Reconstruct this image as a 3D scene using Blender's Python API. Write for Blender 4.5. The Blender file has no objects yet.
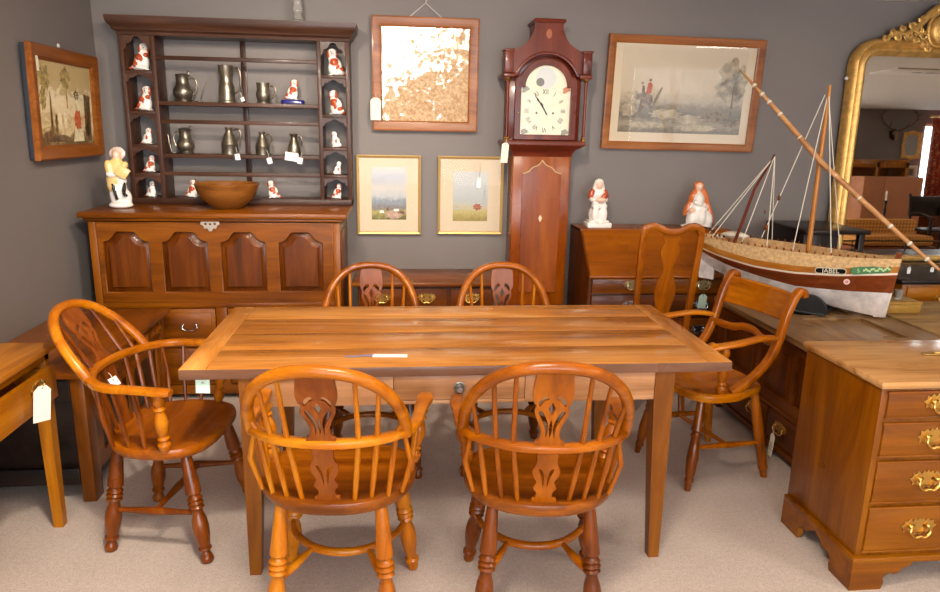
import bpy, bmesh, math, random
from mathutils import Vector, Matrix, noise as mnoise
random.seed(7)
S = bpy.context.scene
COL = S.collection
PI = math.pi
R = math.radians

# ------------------------------------------------------------------ colour + materials
def lin(c):
    def f(v):
        v /= 255.0
        return v/12.92 if v <= 0.04045 else ((v+0.055)/1.055)**2.4
    return (f(c[0]), f(c[1]), f(c[2]), 1.0)

MATS = {}
class NT:
    def __init__(s, name):
        s.m = bpy.data.materials.new(name); s.m.use_nodes = True
        s.t = s.m.node_tree; s.n = s.t.nodes; s.l = s.t.links
        s.b = s.n['Principled BSDF']
    def add(s, typ, **k):
        n = s.n.new(typ)
        for a, v in k.items(): setattr(n, a, v)
        return n
    def ln(s, a, b): s.l.new(a, b)
    def coords(s, scale=(1,1,1), rnd=True, kind='Object'):
        tc = s.add('ShaderNodeTexCoord'); out = tc.outputs[kind]
        if rnd:
            oi = s.add('ShaderNodeObjectInfo')
            mul = s.add('ShaderNodeVectorMath', operation='MULTIPLY_ADD')
            comb = s.add('ShaderNodeCombineXYZ')
            for i in range(3): s.ln(oi.outputs['Random'], comb.inputs[i])
            s.ln(comb.outputs[0], mul.inputs[0]); mul.inputs[1].default_value = (7.3, 3.1, 5.7)
            s.ln(out, mul.inputs[2]); out = mul.outputs[0]
        mp = s.add('ShaderNodeMapping'); mp.inputs['Scale'].default_value = scale
        s.ln(out, mp.inputs['Vector']); return mp.outputs[0]
    def noise(s, vec, scale=5, detail=4, rough=.5, dist=0):
        n = s.add('ShaderNodeTexNoise'); s.ln(vec, n.inputs['Vector'])
        n.inputs['Scale'].default_value = scale; n.inputs['Detail'].default_value = detail
        n.inputs['Roughness'].default_value = rough; n.inputs['Distortion'].default_value = dist
        return n.outputs['Fac']
    def ramp(s, fac, stops, interp='LINEAR'):
        r = s.add('ShaderNodeValToRGB'); e = r.color_ramp.elements; r.color_ramp.interpolation = interp
        while len(e) < len(stops): e.new(.5)
        for i, (p, c) in enumerate(stops):
            e[i].position = p; e[i].color = lin(c) if len(c) == 3 else c
        s.ln(fac, r.inputs[0]); return r.outputs[0]
    def mix(s, fac, a, b, blend='MIX'):
        m = s.add('ShaderNodeMix', data_type='RGBA', blend_type=blend)
        for x, i in ((fac, 0), (a, 6), (b, 7)):
            if hasattr(x, 'links'): s.ln(x, m.inputs[i])
            elif i == 0: m.inputs[0].default_value = x
            else: m.inputs[i].default_value = lin(x)
        return m.outputs[2]
    def bump(s, h, strength=.2, dist=.002):
        b = s.add('ShaderNodeBump'); b.inputs['Strength'].default_value = strength
        b.inputs['Distance'].default_value = dist
        s.ln(h, b.inputs['Height']); s.ln(b.outputs[0], s.b.inputs['Normal'])
    def set(s, **k):
        names = dict(col='Base Color', rough='Roughness', metal='Metallic', coat='Coat Weight', coatr='Coat Roughness',
                     spec='Specular IOR Level', emis='Emission Color', es='Emission Strength', alpha='Alpha', trans='Transmission Weight', sheen='Sheen Weight')
        for a, v in k.items():
            i = s.b.inputs[names[a]]
            if hasattr(v, 'links'): s.ln(v, i)
            else: i.default_value = lin(v) if isinstance(v, tuple) and len(v) == 3 else v
        return s.m

def wood(name, dark, mid, light, axis='x', rough=.38, coat=.25, k=.8, fleck=.24):
    key = name+'_'+axis
    if key in MATS: return MATS[key]
    t = NT(key)
    a, b = 1.1*k, 9.0*k
    sc = {'x': (a, b, b), 'y': (b, a, b), 'z': (b, b, a)}[axis]
    v = t.coords(sc)
    big = t.noise(v, 1.3, 5, .6, 1.1)
    col = t.ramp(big, [(.28, dark), (.5, mid), (.72, light)])
    fs = {'x': (3, 90, 90), 'y': (90, 3, 90), 'z': (90, 90, 3)}[axis]
    v2 = t.coords(fs)
    fine = t.noise(v2, 1.0, 3, .6)
    f2 = t.ramp(fine, [(.35, (150, 150, 150)), (.6, (255, 255, 255))])
    col = t.mix(fleck, col, t.mix(1.0, col, f2, 'MULTIPLY'))
    v3 = t.coords((4, 4, 4)); bl = t.noise(v3, 1.0, 2)
    rg = t.add('ShaderNodeMapRange'); t.ln(bl, rg.inputs[0])
    rg.inputs[3].default_value = max(.05, rough-.1); rg.inputs[4].default_value = rough+.12
    t.bump(fine, .12, .001)
    MATS[key] = t.set(col=col, rough=rg.outputs[0], coat=coat*.55, coatr=.13, spec=.26)
    return MATS[key]

def plain(name, c, rough=.5, metal=0., coat=0., var=0., vs=20, bump=0., spec=.5):
    if name in MATS: return MATS[name]
    t = NT(name)
    if var:
        v = t.coords((1, 1, 1)); n = t.noise(v, vs, 4, .6)
        d = tuple(max(0, x*(1-var)) for x in c); l = tuple(min(255, x*(1+var)) for x in c)
        col = t.ramp(n, [(.3, d), (.7, l)])
        if bump: t.bump(n, bump, .002)
        t.set(col=col)
    else: t.set(col=c)
    MATS[name] = t.set(rough=rough, metal=metal, coat=coat, spec=spec)
    return MATS[name]

# wood families: dark / mid / light
WD = dict(
    table=((146, 84, 24), (196, 126, 52), (222, 158, 84)),
    tleg=((80, 38, 0), (116, 62, 4), (140, 84, 16)),
    apron=((124, 80, 46), (164, 114, 74), (186, 138, 100)),
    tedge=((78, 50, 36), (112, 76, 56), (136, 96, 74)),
    yew=((136, 66, 0), (178, 98, 2), (204, 128, 18)),
    elm=((84, 38, 0), (130, 66, 4), (164, 92, 14)),
    yewred=((108, 50, 0), (152, 77, 0), (180, 102, 10)),
    splat=((92, 40, 4), (126, 60, 10), (150, 80, 22)),
    legdark=((70, 28, 0), (108, 48, 0), (142, 74, 8)),
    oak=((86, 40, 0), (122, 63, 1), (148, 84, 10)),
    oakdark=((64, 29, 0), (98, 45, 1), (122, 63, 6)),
    rack=((46, 27, 18), (70, 43, 30), (92, 60, 44)),
    mahog=((72, 24, 12), (104, 40, 22), (126, 56, 34)),
    trunk=((112, 46, 0), (146, 68, 0), (170, 88, 2)),
    bureau=((110, 52, 0), (148, 76, 0), (168, 94, 2)),
    chest=((98, 48, 0), (126, 68, 0), (146, 86, 4)),
    ctop=((134, 88, 42), (184, 132, 76), (208, 160, 104)),
    black=((18, 10, 8), (32, 20, 15), (48, 32, 25)),
    walnut=((128, 66, 0), (162, 96, 2), (182, 114, 16)),
    coflid=((96, 68, 38), (136, 102, 62), (164, 130, 86)),
    lid=((126, 94, 54), (164, 130, 82), (192, 156, 106)),
    frame=((112, 58, 16), (148, 84, 30), (172, 106, 48)),
    sidet=((126, 72, 12), (170, 104, 26), (192, 130, 50)),
)
def W(n, ax='x', **k):
    return wood(n, *WD[n], axis=ax, **k)

BRASS = plain('brass', (214, 172, 92), .28, 1.0)
STEEL = plain('steel', (200, 200, 205), .25, 1.0)
GILT = plain('gilt', (220, 174, 98), .40, .6, var=.12, vs=25, bump=.15)
IRON = plain('dark_iron', (40, 38, 38), .5, .6)
PEWTER = plain('pewter', (132, 124, 110), .34, .9, var=.2, vs=18)
WHITE = plain('white_glaze', (240, 234, 226), .22, coat=.5)
TAG = plain('tag_card', (236, 230, 206), .7)
TAGG = plain('tag_green', (196, 222, 206), .7)
STRING = plain('string', (222, 214, 196), .8)
GREENSTR = plain('green_string', (70, 120, 96), .8)
PAPER = plain('paper', (244, 242, 238), .75)

# ------------------------------------------------------------------ mesh helpers
def frame_from(d, up=None):
    d = d.normalized()
    if up is None: up = Vector((0, 0, 1)) if abs(d.z) < .9 else Vector((1, 0, 0))
    s = d.cross(up)
    if s.length < 1e-6: s = d.cross(Vector((0, 1, 0)))
    s.normalize(); return s, s.cross(d).normalized()

class MB:
    def __init__(s): s.v = []; s.f = []; s.mi = []
    def add(s, vs, fs, M=None, mi=0):
        o = len(s.v)
        s.v += [tuple(M @ Vector(v)) if M is not None else tuple(v) for v in vs]
        s.f += [tuple(i+o for i in f) for f in fs]; s.mi += [mi]*len(fs); return s
    def box(s, x0, x1, y0, y1, z0, z1, bev=.003, M=None, mi=0):
        x0, x1 = sorted((x0, x1)); y0, y1 = sorted((y0, y1)); z0, z1 = sorted((z0, z1))
        b = min(bev, .35*min(x1-x0, y1-y0, z1-z0))
        bm = bmesh.new(); bmesh.ops.create_cube(bm, size=1)
        for v in bm.verts:
            v.co = Vector(((x0+x1)/2+v.co.x*(x1-x0), (y0+y1)/2+v.co.y*(y1-y0), (z0+z1)/2+v.co.z*(z1-z0)))
        if b > 1e-5: bmesh.ops.bevel(bm, geom=list(bm.edges), offset=b, segments=2, affect='EDGES', profile=.5)
        bm.verts.ensure_lookup_table()
        s.add([v.co[:] for v in bm.verts], [[v.index for v in f.verts] for f in bm.faces], M, mi)
        bm.free(); return s
    def rings(s, rings, cap=True, closed=True, M=None, mi=0, loop=False):
        n = len(rings[0]); vs = [p for r in rings for p in r]; fs = []
        m = len(rings)
        for i in range(m if loop else m-1):
            a = i*n; b = ((i+1) % m)*n
            for j in range(n if closed else n-1):
                k = (j+1) % n
                fs.append((a+j, a+k, b+k, b+j))
        if cap and not loop and closed:
            fs.append(tuple(range(n))[::-1]); fs.append(tuple(range((m-1)*n, m*n)))
        return s.add(vs, fs, M, mi)
    def lathe(s, prof, seg=20, M=None, cap=True, mi=0):
        return s.rings([[(r*math.cos(2*PI*j/seg), r*math.sin(2*PI*j/seg), z) for j in range(seg)] for z, r in prof], cap, True, M, mi)
    def turned(s, A, B, prof, seg=14, mi=0):
        A, B = Vector(A), Vector(B); d = B-A; sx, u = frame_from(d)
        rr = []
        for t, r in prof:
            c = A+d*t
            rr.append([c+sx*(r*math.cos(2*PI*j/seg))+u*(r*math.sin(2*PI*j/seg)) for j in range(seg)])
        return s.rings(rr, mi=mi)
    def tube(s, path, rad, seg=10, up=None, cap=True, loop=False, power=1.0, mi=0, M=None):
        P = [Vector(p) for p in path]; n = len(P); rr = []; pu = None
        for i, p in enumerate(P):
            if loop: t = P[(i+1) % n]-P[i-1]
            else: t = P[min(i+1, n-1)]-P[max(i-1, 0)]
            if t.length < 1e-9: t = Vector((0, 0, 1))
            t.normalize()
            if up is not None: sx, u = frame_from(t, Vector(up))
            else:
                if pu is None: sx, u = frame_from(t)
                else:
                    u = pu-t*pu.dot(t)
                    if u.length < 1e-6: sx, u = frame_from(t)
                    u.normalize(); sx = t.cross(u)
                pu = u
            r = rad[i] if isinstance(rad, (list, tuple)) and isinstance(rad[0], (list, tuple)) or (isinstance(rad, list)) else rad
            a, b = r if isinstance(r, (list, tuple)) else (r, r)
            ring = []
            for j in range(seg):
                c, q = math.cos(2*PI*j/seg), math.sin(2*PI*j/seg)
                c = math.copysign(abs(c)**power, c); q = math.copysign(abs(q)**power, q)
                ring.append(p+sx*(a*c)+u*(b*q))
            rr.append(ring)
        return s.rings(rr, cap, True, M, mi, loop)
    def prism(s, out, d0, d1, M=None, mi=0):
        n = len(out)
        vs = [(x, y, d0) for x, y in out]+[(x, y, d1) for x, y in out]
        fs = [(i, (i+1) % n, n+(i+1) % n, n+i) for i in range(n)]
        # triangulate caps so concave outlines fill well
        from mathutils.geometry import tessellate_polygon
        tris = tessellate_polygon([[Vector((x, y, 0)) for x, y in out]])
        fs += [tuple(t)[::-1] for t in tris]+[tuple(i+n for i in t) for t in tris]
        return s.add(vs, fs, M, mi)
    def cut(s, outer, holes, thick, M=None, mi=0, bev=.0015):
        cu = bpy.data.curves.new('c', 'CURVE'); cu.dimensions = '2D'; cu.fill_mode = 'BOTH'
        cu.extrude = thick/2-bev; cu.bevel_depth = bev; cu.offset = -bev; cu.bevel_resolution = 1
        for poly in [outer]+list(holes):
            sp = cu.splines.new('POLY'); sp.points.add(len(poly)-1)
            for i, (x, y) in enumerate(poly): sp.points[i].co = (x, y, 0, 1)
            sp.use_cyclic_u = True
        return s._curve(cu, M, mi)
    def _curve(s, cu, M, mi):
        ob = bpy.data.objects.new('c', cu); me = ob.to_mesh()
        s.add([v.co[:] for v in me.vertices], [tuple(p.vertices) for p in me.polygons], M, mi)
        ob.to_mesh_clear(); bpy.data.objects.remove(ob); bpy.data.curves.remove(cu); return s
    def text(s, body, size, M=None, mi=0, depth=.0006, align='CENTER', sx=1):
        cu = bpy.data.curves.new('t', 'FONT'); cu.body = body; cu.size = size; cu.extrude = depth
        cu.align_x = align; cu.align_y = 'CENTER'
        if sx != 1: M = M @ Matrix.Diagonal((sx, 1, 1, 1))
        return s._curve(cu, M, mi)
    def ball(s, c, r, M=None, mi=0, seg=14, rings=9):
        if not isinstance(r, (tuple, list)): r = (r, r, r)
        rr = []
        for i in range(rings+1):
            a = -PI/2+PI*max(.02, min(.98, i/rings)); z = math.sin(a); q = math.cos(a)
            rr.append([(c[0]+r[0]*q*math.cos(2*PI*j/seg), c[1]+r[1]*q*math.sin(2*PI*j/seg), c[2]+r[2]*z) for j in range(seg)])
        return s.rings(rr, True, True, M, mi)

def obj(name, mb, mat, parent=None, loc=None, rot=None, sharp=38, label=None):
    me = bpy.data.meshes.new(name); me.from_pydata(mb.v, [], mb.f)
    bm = bmesh.new(); bm.from_mesh(me); bmesh.ops.recalc_face_normals(bm, faces=bm.faces)
    bm.to_mesh(me); bm.free()
    mats = mat if isinstance(mat, (list, tuple)) else [mat]
    for m in mats: me.materials.append(m)
    for p, i in zip(me.polygons, mb.mi): p.material_index = i; p.use_smooth = True
    try: me.set_sharp_from_angle(angle=R(sharp))
    except Exception: pass
    o = bpy.data.objects.new(name, me); COL.objects.link(o)
    if parent: o.parent = parent
    if loc: o.location = loc
    if rot is not None: o.rotation_euler = rot if isinstance(rot, (tuple, list)) else (0, 0, rot)
    if label: o['label'] = label
    return o
def tag_props(o, label, cat, group=None):
    o['label'] = label; o['category'] = cat
    if group: o['group'] = group
    return o
def thing(name, label, cat, loc=(0, 0, 0), rot=0, group=None):
    o = bpy.data.objects.new(name, None); COL.objects.link(o); o.empty_display_size = .05
    o.location = loc; o.rotation_euler = rot if isinstance(rot, (tuple, list)) else (0, 0, rot)
    return tag_props(o, label, cat, group)
def struct(name, mb, mat, parent=None, kind='structure'):
    o = obj(name, mb, mat, parent)
    if not parent: o['kind'] = kind
    return o
def copy_tree(o, parent=None):
    c = o.copy(); COL.objects.link(c)
    if parent: c.parent = parent
    for ch in list(o.children): copy_tree(ch, c)
    return c
def Tr(x=0, y=0, z=0): return Matrix.Translation((x, y, z))
def Rx(a): return Matrix.Rotation(R(a), 4, 'X')
def Ry(a): return Matrix.Rotation(R(a), 4, 'Y')
def Rz(a): return Matrix.Rotation(R(a), 4, 'Z')
def arc(cx, cy, r, a0, a1, n, ry=None):
    return [(cx+r*math.cos(R(a0+(a1-a0)*i/n)), cy+(ry or r)*math.sin(R(a0+(a1-a0)*i/n))) for i in range(n+1)]
def smooth_poly(pts, n=6, closed=False):
    P = [Vector(p) for p in pts]; out = []; m = len(P)
    rng = range(m) if closed else range(m-1)
    for i in rng:
        g = (lambda k: P[k % m]) if closed else (lambda k: P[max(0, min(m-1, k))])
        p0, p1, p2, p3 = g(i-1), g(i), g(i+1), g(i+2)
        for j in range(n):
            t = j/n
            out.append(.5*((2*p1)+(p2-p0)*t+(2*p0-5*p1+4*p2-p3)*t*t+(3*p1-p0-3*p2+p3)*t**3))
    if not closed: out.append(P[-1])
    return [tuple(o) for o in out]

def blob(ells, vox):
    """one continuous mesh from ellipsoids [(c, r, rot_deg_xyz or None, mat)]"""
    mb = MB()
    inv = []
    for c, r, rot, mi in ells:
        M = Tr(*c)
        if rot: M = M @ Rz(rot[2]) @ Ry(rot[1]) @ Rx(rot[0])
        mb.ball((0, 0, 0), r, M, seg=16, rings=10)
        inv.append((M.inverted(), r, mi))
    me = bpy.data.meshes.new('b'); me.from_pydata(mb.v, [], mb.f)
    ob = bpy.data.objects.new('b', me); COL.objects.link(ob)
    md = ob.modifiers.new('r', 'REMESH'); md.mode = 'VOXEL'; md.voxel_size = vox
    sm = ob.modifiers.new('s', 'SMOOTH'); sm.factor = .5; sm.iterations = 4
    dg = bpy.context.evaluated_depsgraph_get(); dg.update()
    ev = ob.evaluated_get(dg).to_mesh()
    out = MB()
    vs = [v.co.copy() for v in ev.vertices]; fs = [tuple(p.vertices) for p in ev.polygons]
    out.add([v[:] for v in vs], fs)
    mis = []
    for f in fs:
        c = sum((vs[i] for i in f), Vector())/len(f)
        best = min(inv, key=lambda e: sum((q/rr)**2 for q, rr in zip((e[0] @ c), e[1])))
        mis.append(best[2])
    out.mi = mis
    ob.evaluated_get(dg).to_mesh_clear()
    bpy.data.objects.remove(ob); bpy.data.meshes.remove(me)
    return out

# ================================================================== THE ROOM
XL, XR, YB, YF, ZC = -1.72, 11.0, 4.40, -3.20, 2.352
t = NT('wall_paint')
v = t.coords((1, 1, 1), rnd=False); n = t.noise(v, 160, 4, .6)
t.bump(n, .06, .001)
t.set(col=t.ramp(t.noise(v, 1.2, 2), [(.3, (125, 117, 114)), (.7, (131, 123, 119))]), rough=.62, spec=.35)
WALL = t.m
t = NT('carpet')
v = t.coords((1, 1, 1), rnd=False)
n1 = t.noise(v, 230, 3, .7); n2 = t.noise(v, 2.2, 4, .6); n3 = t.noise(v, 60, 4, .7)
c = t.ramp(n1, [(.3, (172, 159, 151)), (.68, (220, 207, 198))])
c = t.mix(.4, c, t.mix(1.0, c, t.ramp(n2, [(.3, (214, 206, 200)), (.7, (255, 250, 246))]), 'MULTIPLY'))
c = t.mix(.35, c, t.mix(1.0, c, t.ramp(n3, [(.35, (206, 198, 192)), (.65, (255, 255, 255))]), 'MULTIPLY'))
t.bump(n1, .5, .004); t.set(col=c, rough=.95, spec=.1)
CARPET = t.m
CEIL = plain('ceiling_paint', (232, 228, 220), .85)

struct('floor', MB().box(XL-.1, XR+.1, YF-.15, YB+.15, -.1, 0, 0), CARPET)
struct('ceiling', MB().box(XL-.1, XR+.1, YF-.15, YB+.15, ZC, ZC+.1, 0), CEIL)
struct('wall_back', MB().box(XL-.1, XR+.1, YB, YB+.15, 0, ZC, 0), WALL)
struct('wall_left', MB().box(XL-.1, XL, YF, YB, 0, ZC, 0), WALL)
struct('wall_right', MB().box(XR, XR+.1, YF, YB, 0, ZC, 0), WALL)
WINS = [(-1.5, 2.3, .25, 2.12), (3.95, 6.15, .62, 2.1), (9.42, 10.75, .35, 2.12)]
wf = MB(); x = XL-.1
for a, b, z0, z1 in WINS:
    wf.box(x, a, YF-.15, YF, 0, ZC, 0); wf.box(a, b, YF-.15, YF, 0, z0, 0); wf.box(a, b, YF-.15, YF, z1, ZC, 0); x = b
wf.box(x, XR+.1, YF-.15, YF, 0, ZC, 0)
struct('wall_front', wf, WALL)
WHITEP = plain('white_paint', (226, 222, 214), .5)
g = NT('window_glass'); g.n.remove(g.b)
o_ = g.n['Material Output']; tr = g.add('ShaderNodeBsdfTransparent'); gl = g.add('ShaderNodeBsdfGlossy'); gl.inputs['Roughness'].default_value = .01
mx = g.add('ShaderNodeMixShader'); fr = g.add('ShaderNodeFresnel'); fr.inputs[0].default_value = 1.45
geo = g.add('ShaderNodeNewGeometry'); mm_ = g.add('ShaderNodeMath', operation='MULTIPLY'); iv = g.add('ShaderNodeMath', operation='SUBTRACT'); iv.inputs[0].default_value = 1; g.ln(geo.outputs['Backfacing'], iv.inputs[1]); g.ln(iv.outputs[0], mm_.inputs[0]); g.ln(fr.outputs[0], mm_.inputs[1]); g.ln(mm_.outputs[0], mx.inputs[0]); g.ln(tr.outputs[0], mx.inputs[1]); g.ln(gl.outputs[0], mx.inputs[2]); g.ln(mx.outputs[0], o_.inputs[0])
GLASS = g.m
for i, (a, b, z0, z1) in enumerate(WINS):
    m = MB(); d = .05
    for bx in ((a, a+d, z0, z1), (b-d, b, z0, z1), (a, b, z0, z0+d), (a, b, z1-d, z1)): m.box(bx[0], bx[1], YF-.12, YF-.06, bx[2], bx[3], .004)
    nb = 4 if b-a > 3 else 3 if b-a > 2 else 2
    for k in range(1, nb): m.box(a+(b-a)*k/nb-.02, a+(b-a)*k/nb+.02, YF-.115, YF-.065, z0, z1, .003)
    m.box(a-.03, b+.03, YF-.06, YF+.06, z0-.03, z0, .004)
    w = struct('window_%d' % (i+1), m, WHITEP)
    obj('pane', MB().box(a+d, b-d, YF-.095, YF-.088, z0+d, z1-d, 0), GLASS, w)
    L = bpy.data.lights.new('window_portal', 'AREA'); L.shape = 'RECTANGLE'; L.size = b-a; L.size_y = z1-z0
    L.cycles.is_portal = True
    lo = bpy.data.objects.new('window_portal', L); COL.objects.link(lo); lo.location = ((a+b)/2, YF-.2, (z0+z1)/2); lo.rotation_euler = (R(90), 0, 0)

# curtains -----------------------------------------------------------
def drape(x0, x1, y, z0, z1, folds, amp, thick=.004):
    n = folds*8; m = MB(); fr_ = []; bk = []
    for sgn, lst in ((0, fr_), (1, bk)):
        for z in (z0, (z0+z1)/2, z1):
            lst.append([(x0+(x1-x0)*i/n, y+amp*math.sin(2*PI*folds*i/n+.6*math.sin(i*.37))*(1-.3*(z-z0)/(z1-z0))+sgn*thick, z) for i in range(n+1)])
    rr = [a+b[::-1] for a, b in zip(fr_, bk)]
    return m.rings(rr)
t = NT('net_curtain'); t.n.remove(t.b)
tr = t.add('ShaderNodeBsdfTransparent'); tl = t.add('ShaderNodeBsdfTranslucent'); df = t.add('ShaderNodeBsdfDiffuse')
tl.inputs[0].default_value = lin((236, 238, 240)); df.inputs[0].default_value = lin((236, 238, 240))
m1 = t.add('ShaderNodeMixShader'); m2 = t.add('ShaderNodeMixShader'); m1.inputs[0].default_value = .4; m2.inputs[0].default_value = .6
t.ln(tl.outputs[0], m1.inputs[1]); t.ln(df.outputs[0], m1.inputs[2]); t.ln(tr.outputs[0], m2.inputs[1]); t.ln(m1.outputs[0], m2.inputs[2])
t.ln(m2.outputs[0], t.n['Material Output'].inputs[0]); NET = t.m
nc = thing('net_curtain', 'sheer white net curtain hanging over the middle shop window', 'curtain', (5.05, YF+.12, .55))
obj('net', drape(-1.1, 1.1, 0, 0, 1.55, 16, .03), NET, nc)
obj('curtain_rod', MB().tube([(-1.2, 0, 1.56), (1.2, 0, 1.56)], .01), BRASS, nc)
t = NT('red_floral'); v = t.coords((1, 1, 1))
c = t.ramp(t.noise(v, 14, 3, .6, 1.5), [(.36, (92, 60, 26)), (.44, (168, 54, 30)), (.56, (186, 74, 34)), (.64, (214, 160, 84))])
t.set(col=c, rough=.85); FLORAL = t.m
rc = thing('floral_curtain', 'red and gold floral curtain beside the right-hand window', 'curtain', (9.68, YF+.14, .1))
obj('drape', drape(-.25, .25, 0, 0, 2.1, 5, .045), FLORAL, rc)
obj('curtain_pole', MB().tube([(-.3, 0, 2.13), (1.25, 0, 2.13)], .015), BRASS, rc)

# ceiling lights -------------------------------------------------------
EM = NT('light_diffuser'); EM.set(col=(255, 250, 240), emis=lin((255, 236, 206)), es=5.0); EM = EM.m
LIGHTS = [(.1, .9, 48), (4.62, -1.32, 34), (1.5, -1.2, 26), (-.9, -.6, 14), (9.6, 1.0, 46), (3.2, .3, 30)]
LP = ['above the near end of the dining table', 'in front of the net curtained window',
      'between camera side windows', 'close to the left grey wall', 'above the orange cupboard', 'in the right half of the room']
WARM = (1, .875, .72)
for (x, y, p), wh in zip(LIGHTS, LP):
    c = thing('ceiling_light', 'flat rectangular warm white ceiling light '+wh, 'ceiling light', (x, y, ZC), R(22), 'ceiling lights')
    m = MB()
    rr_ = []
    for sx, sy in ((-1, -1), (1, -1), (1, 1), (-1, 1)): rr_.append([(sx*.4, sy*.2, 0), (sx*.4, sy*.2, -.03), (sx*.38, sy*.18, -.03), (sx*.38, sy*.18, 0)])
    obj('frame', m.rings(rr_, loop=True), WHITEP, c); obj('diffuser', MB().box(-.38, .38, -.18, .18, -.02, -.012, 0), EM, c)
    L = bpy.data.lights.new('lamp', 'AREA'); L.shape = 'RECTANGLE'; L.size = .74; L.size_y = .34; L.energy = p; L.color = WARM
    lo = bpy.data.objects.new('lamp', L); COL.objects.link(lo); lo.parent = c; lo.location = (0, 0, -.035)
SPOTS = [((-.55, 2.75), (-.75, 4.4, 1.0), 74, 'on the dresser'), ((.4, 2.3), (.35, 4.4, 1.05), 98, 'on the clock wall'), ((1.9, 2.0), (1.95, 4.2,  .6), 24, 'on the boat corner'), ((-.3, 1.2), (-1.72, 3.1,  .7), 150, 'on the left wall')]
for (x, y), tgt, p, wh in SPOTS:
    c = thing('ceiling_spotlight', 'white cylindrical ceiling spotlight trained '+wh, 'spotlight', (x, y, ZC), 0, 'ceiling spotlights')
    dv = (Vector(tgt)-Vector((x, y, ZC-.09))).normalized()
    obj('bracket', MB().lathe([(-.012, .04), (0, .04)], 16).tube([(0, 0, -.01), (0, 0, -.09)], .008, 8), WHITEP, c)
    o0 = Vector((0, 0, -.09)); sx_, uu_ = frame_from(dv)
    rr_ = [[o0+dv*t_+sx_*(r0*math.cos(2*PI*j/18))+uu_*(r0*math.sin(2*PI*j/18)) for j in range(18)] for t_, r0 in ((-.06, .02), (-.05, .032), (.05, .036), (.05, .032), (-.02, .02))]
    obj('housing', MB().rings(rr_), WHITEP, c)
    L = bpy.data.lights.new('spot_lamp', 'SPOT'); L.energy = p; L.color = WARM; L.spot_size = R(112); L.spot_blend = 1.0; L.shadow_soft_size = .05
    lo = bpy.data.objects.new('spot_lamp', L); COL.objects.link(lo); lo.parent = c; lo.location = o0+dv*.06
    lo.rotation_euler = dv.to_track_quat('-Z', 'Y').to_euler()

# ================================================================== WINDSOR CHAIRS
LEGP = [(0, .015), (.04, .018), (.34, .0265), (.37, .027), (.385, .021), (.4, .0215), (.42, .028), (.44, .0225), (.46, .0285), (.48, .0225), (.5, .0275),
        (.515, .020), (.54, .018), (.60, .025), (.67, .0285), (.74, .027), (.82, .021), (.875, .0165), (.885, .017), (.895, .024), (.915, .0245), (.925, .016),
        (.945, .018), (.97, .0195), (.99, .017), (1, .014)]
LEGB = LEGP[:18]+[(.80, .019), (.845, .015), (.85, .016), (.858, .023), (.875, .0235), (.885, .014), (.9, .0135), (.93, .019), (.96, .0235), (.985, .021), (1, .014)]
SUPP = [(0, .013), (.08, .02), (.14, .022), (.2, .013), (.24, .02), (.28, .013), (.36, .019), (.5, .024), (.62, .019), (.7, .013), (.74, .02), (.78, .013), (.86, .021), (.94, .018), (1, .012)]

def mir(h, flip=True):
    return [(-x, y) for x, y in h][::-1]

def splat_upper(w=1.0):
    hw = [(0, .040), (.022, .040), (.026, .032), (.05, .026), (.075, .034), (.105, .047), (.125, .044), (.132, .05), (.155, .055), (.19, .052), (.225, .046)]
    hw = smooth_poly([(b, a) for a, b in hw], 3)
    out = [(x*w, y) for x, y in hw]+[(-x*w, y) for x, y in hw[::-1]]
    dia = [(0, .098), (.010, .116), (0, .134), (-.010, .116)]
    side = smooth_poly([(.012, .034), (.014, .06), (.026, .085), (.036, .107), (.026, .108), (.014, .088), (.007, .062)], 3, True)
    top = smooth_poly([(.010, .142), (.022, .136), (.034, .122), (.037, .134), (.028, .147), (.016, .152)], 3, True)
    mid = smooth_poly([(0, .036), (.004, .06), (0, .086), (-.004, .06)], 3, True)
    holes = [dia, mid]+[[(x*w, y) for x, y in h] for h in (side, top)]+[[(-x*w, y) for x, y in h[::-1]] for h in (side, top)]
    return out, holes
def splat_lower():
    hw = [(-.235, .036), (-.215, .036), (-.21, .026), (-.185, .024), (-.165, .034), (-.14, .026), (-.115, .036), (-.09, .040), (-.06, .030), (-.03, .030), (0, .034)]
    hw = smooth_poly([(b, a) for a, b in hw], 3)
    out = hw+[(-x, y) for x, y in hw[::-1]]
    s1 = smooth_poly([(.006, -.16), (.012, -.12), (.022, -.085), (.014, -.085), (.006, -.11)], 3, True)
    return out, [s1, [(-x, y) for x, y in s1[::-1]]]
SPU, SPL = splat_upper(), splat_lower()

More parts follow.
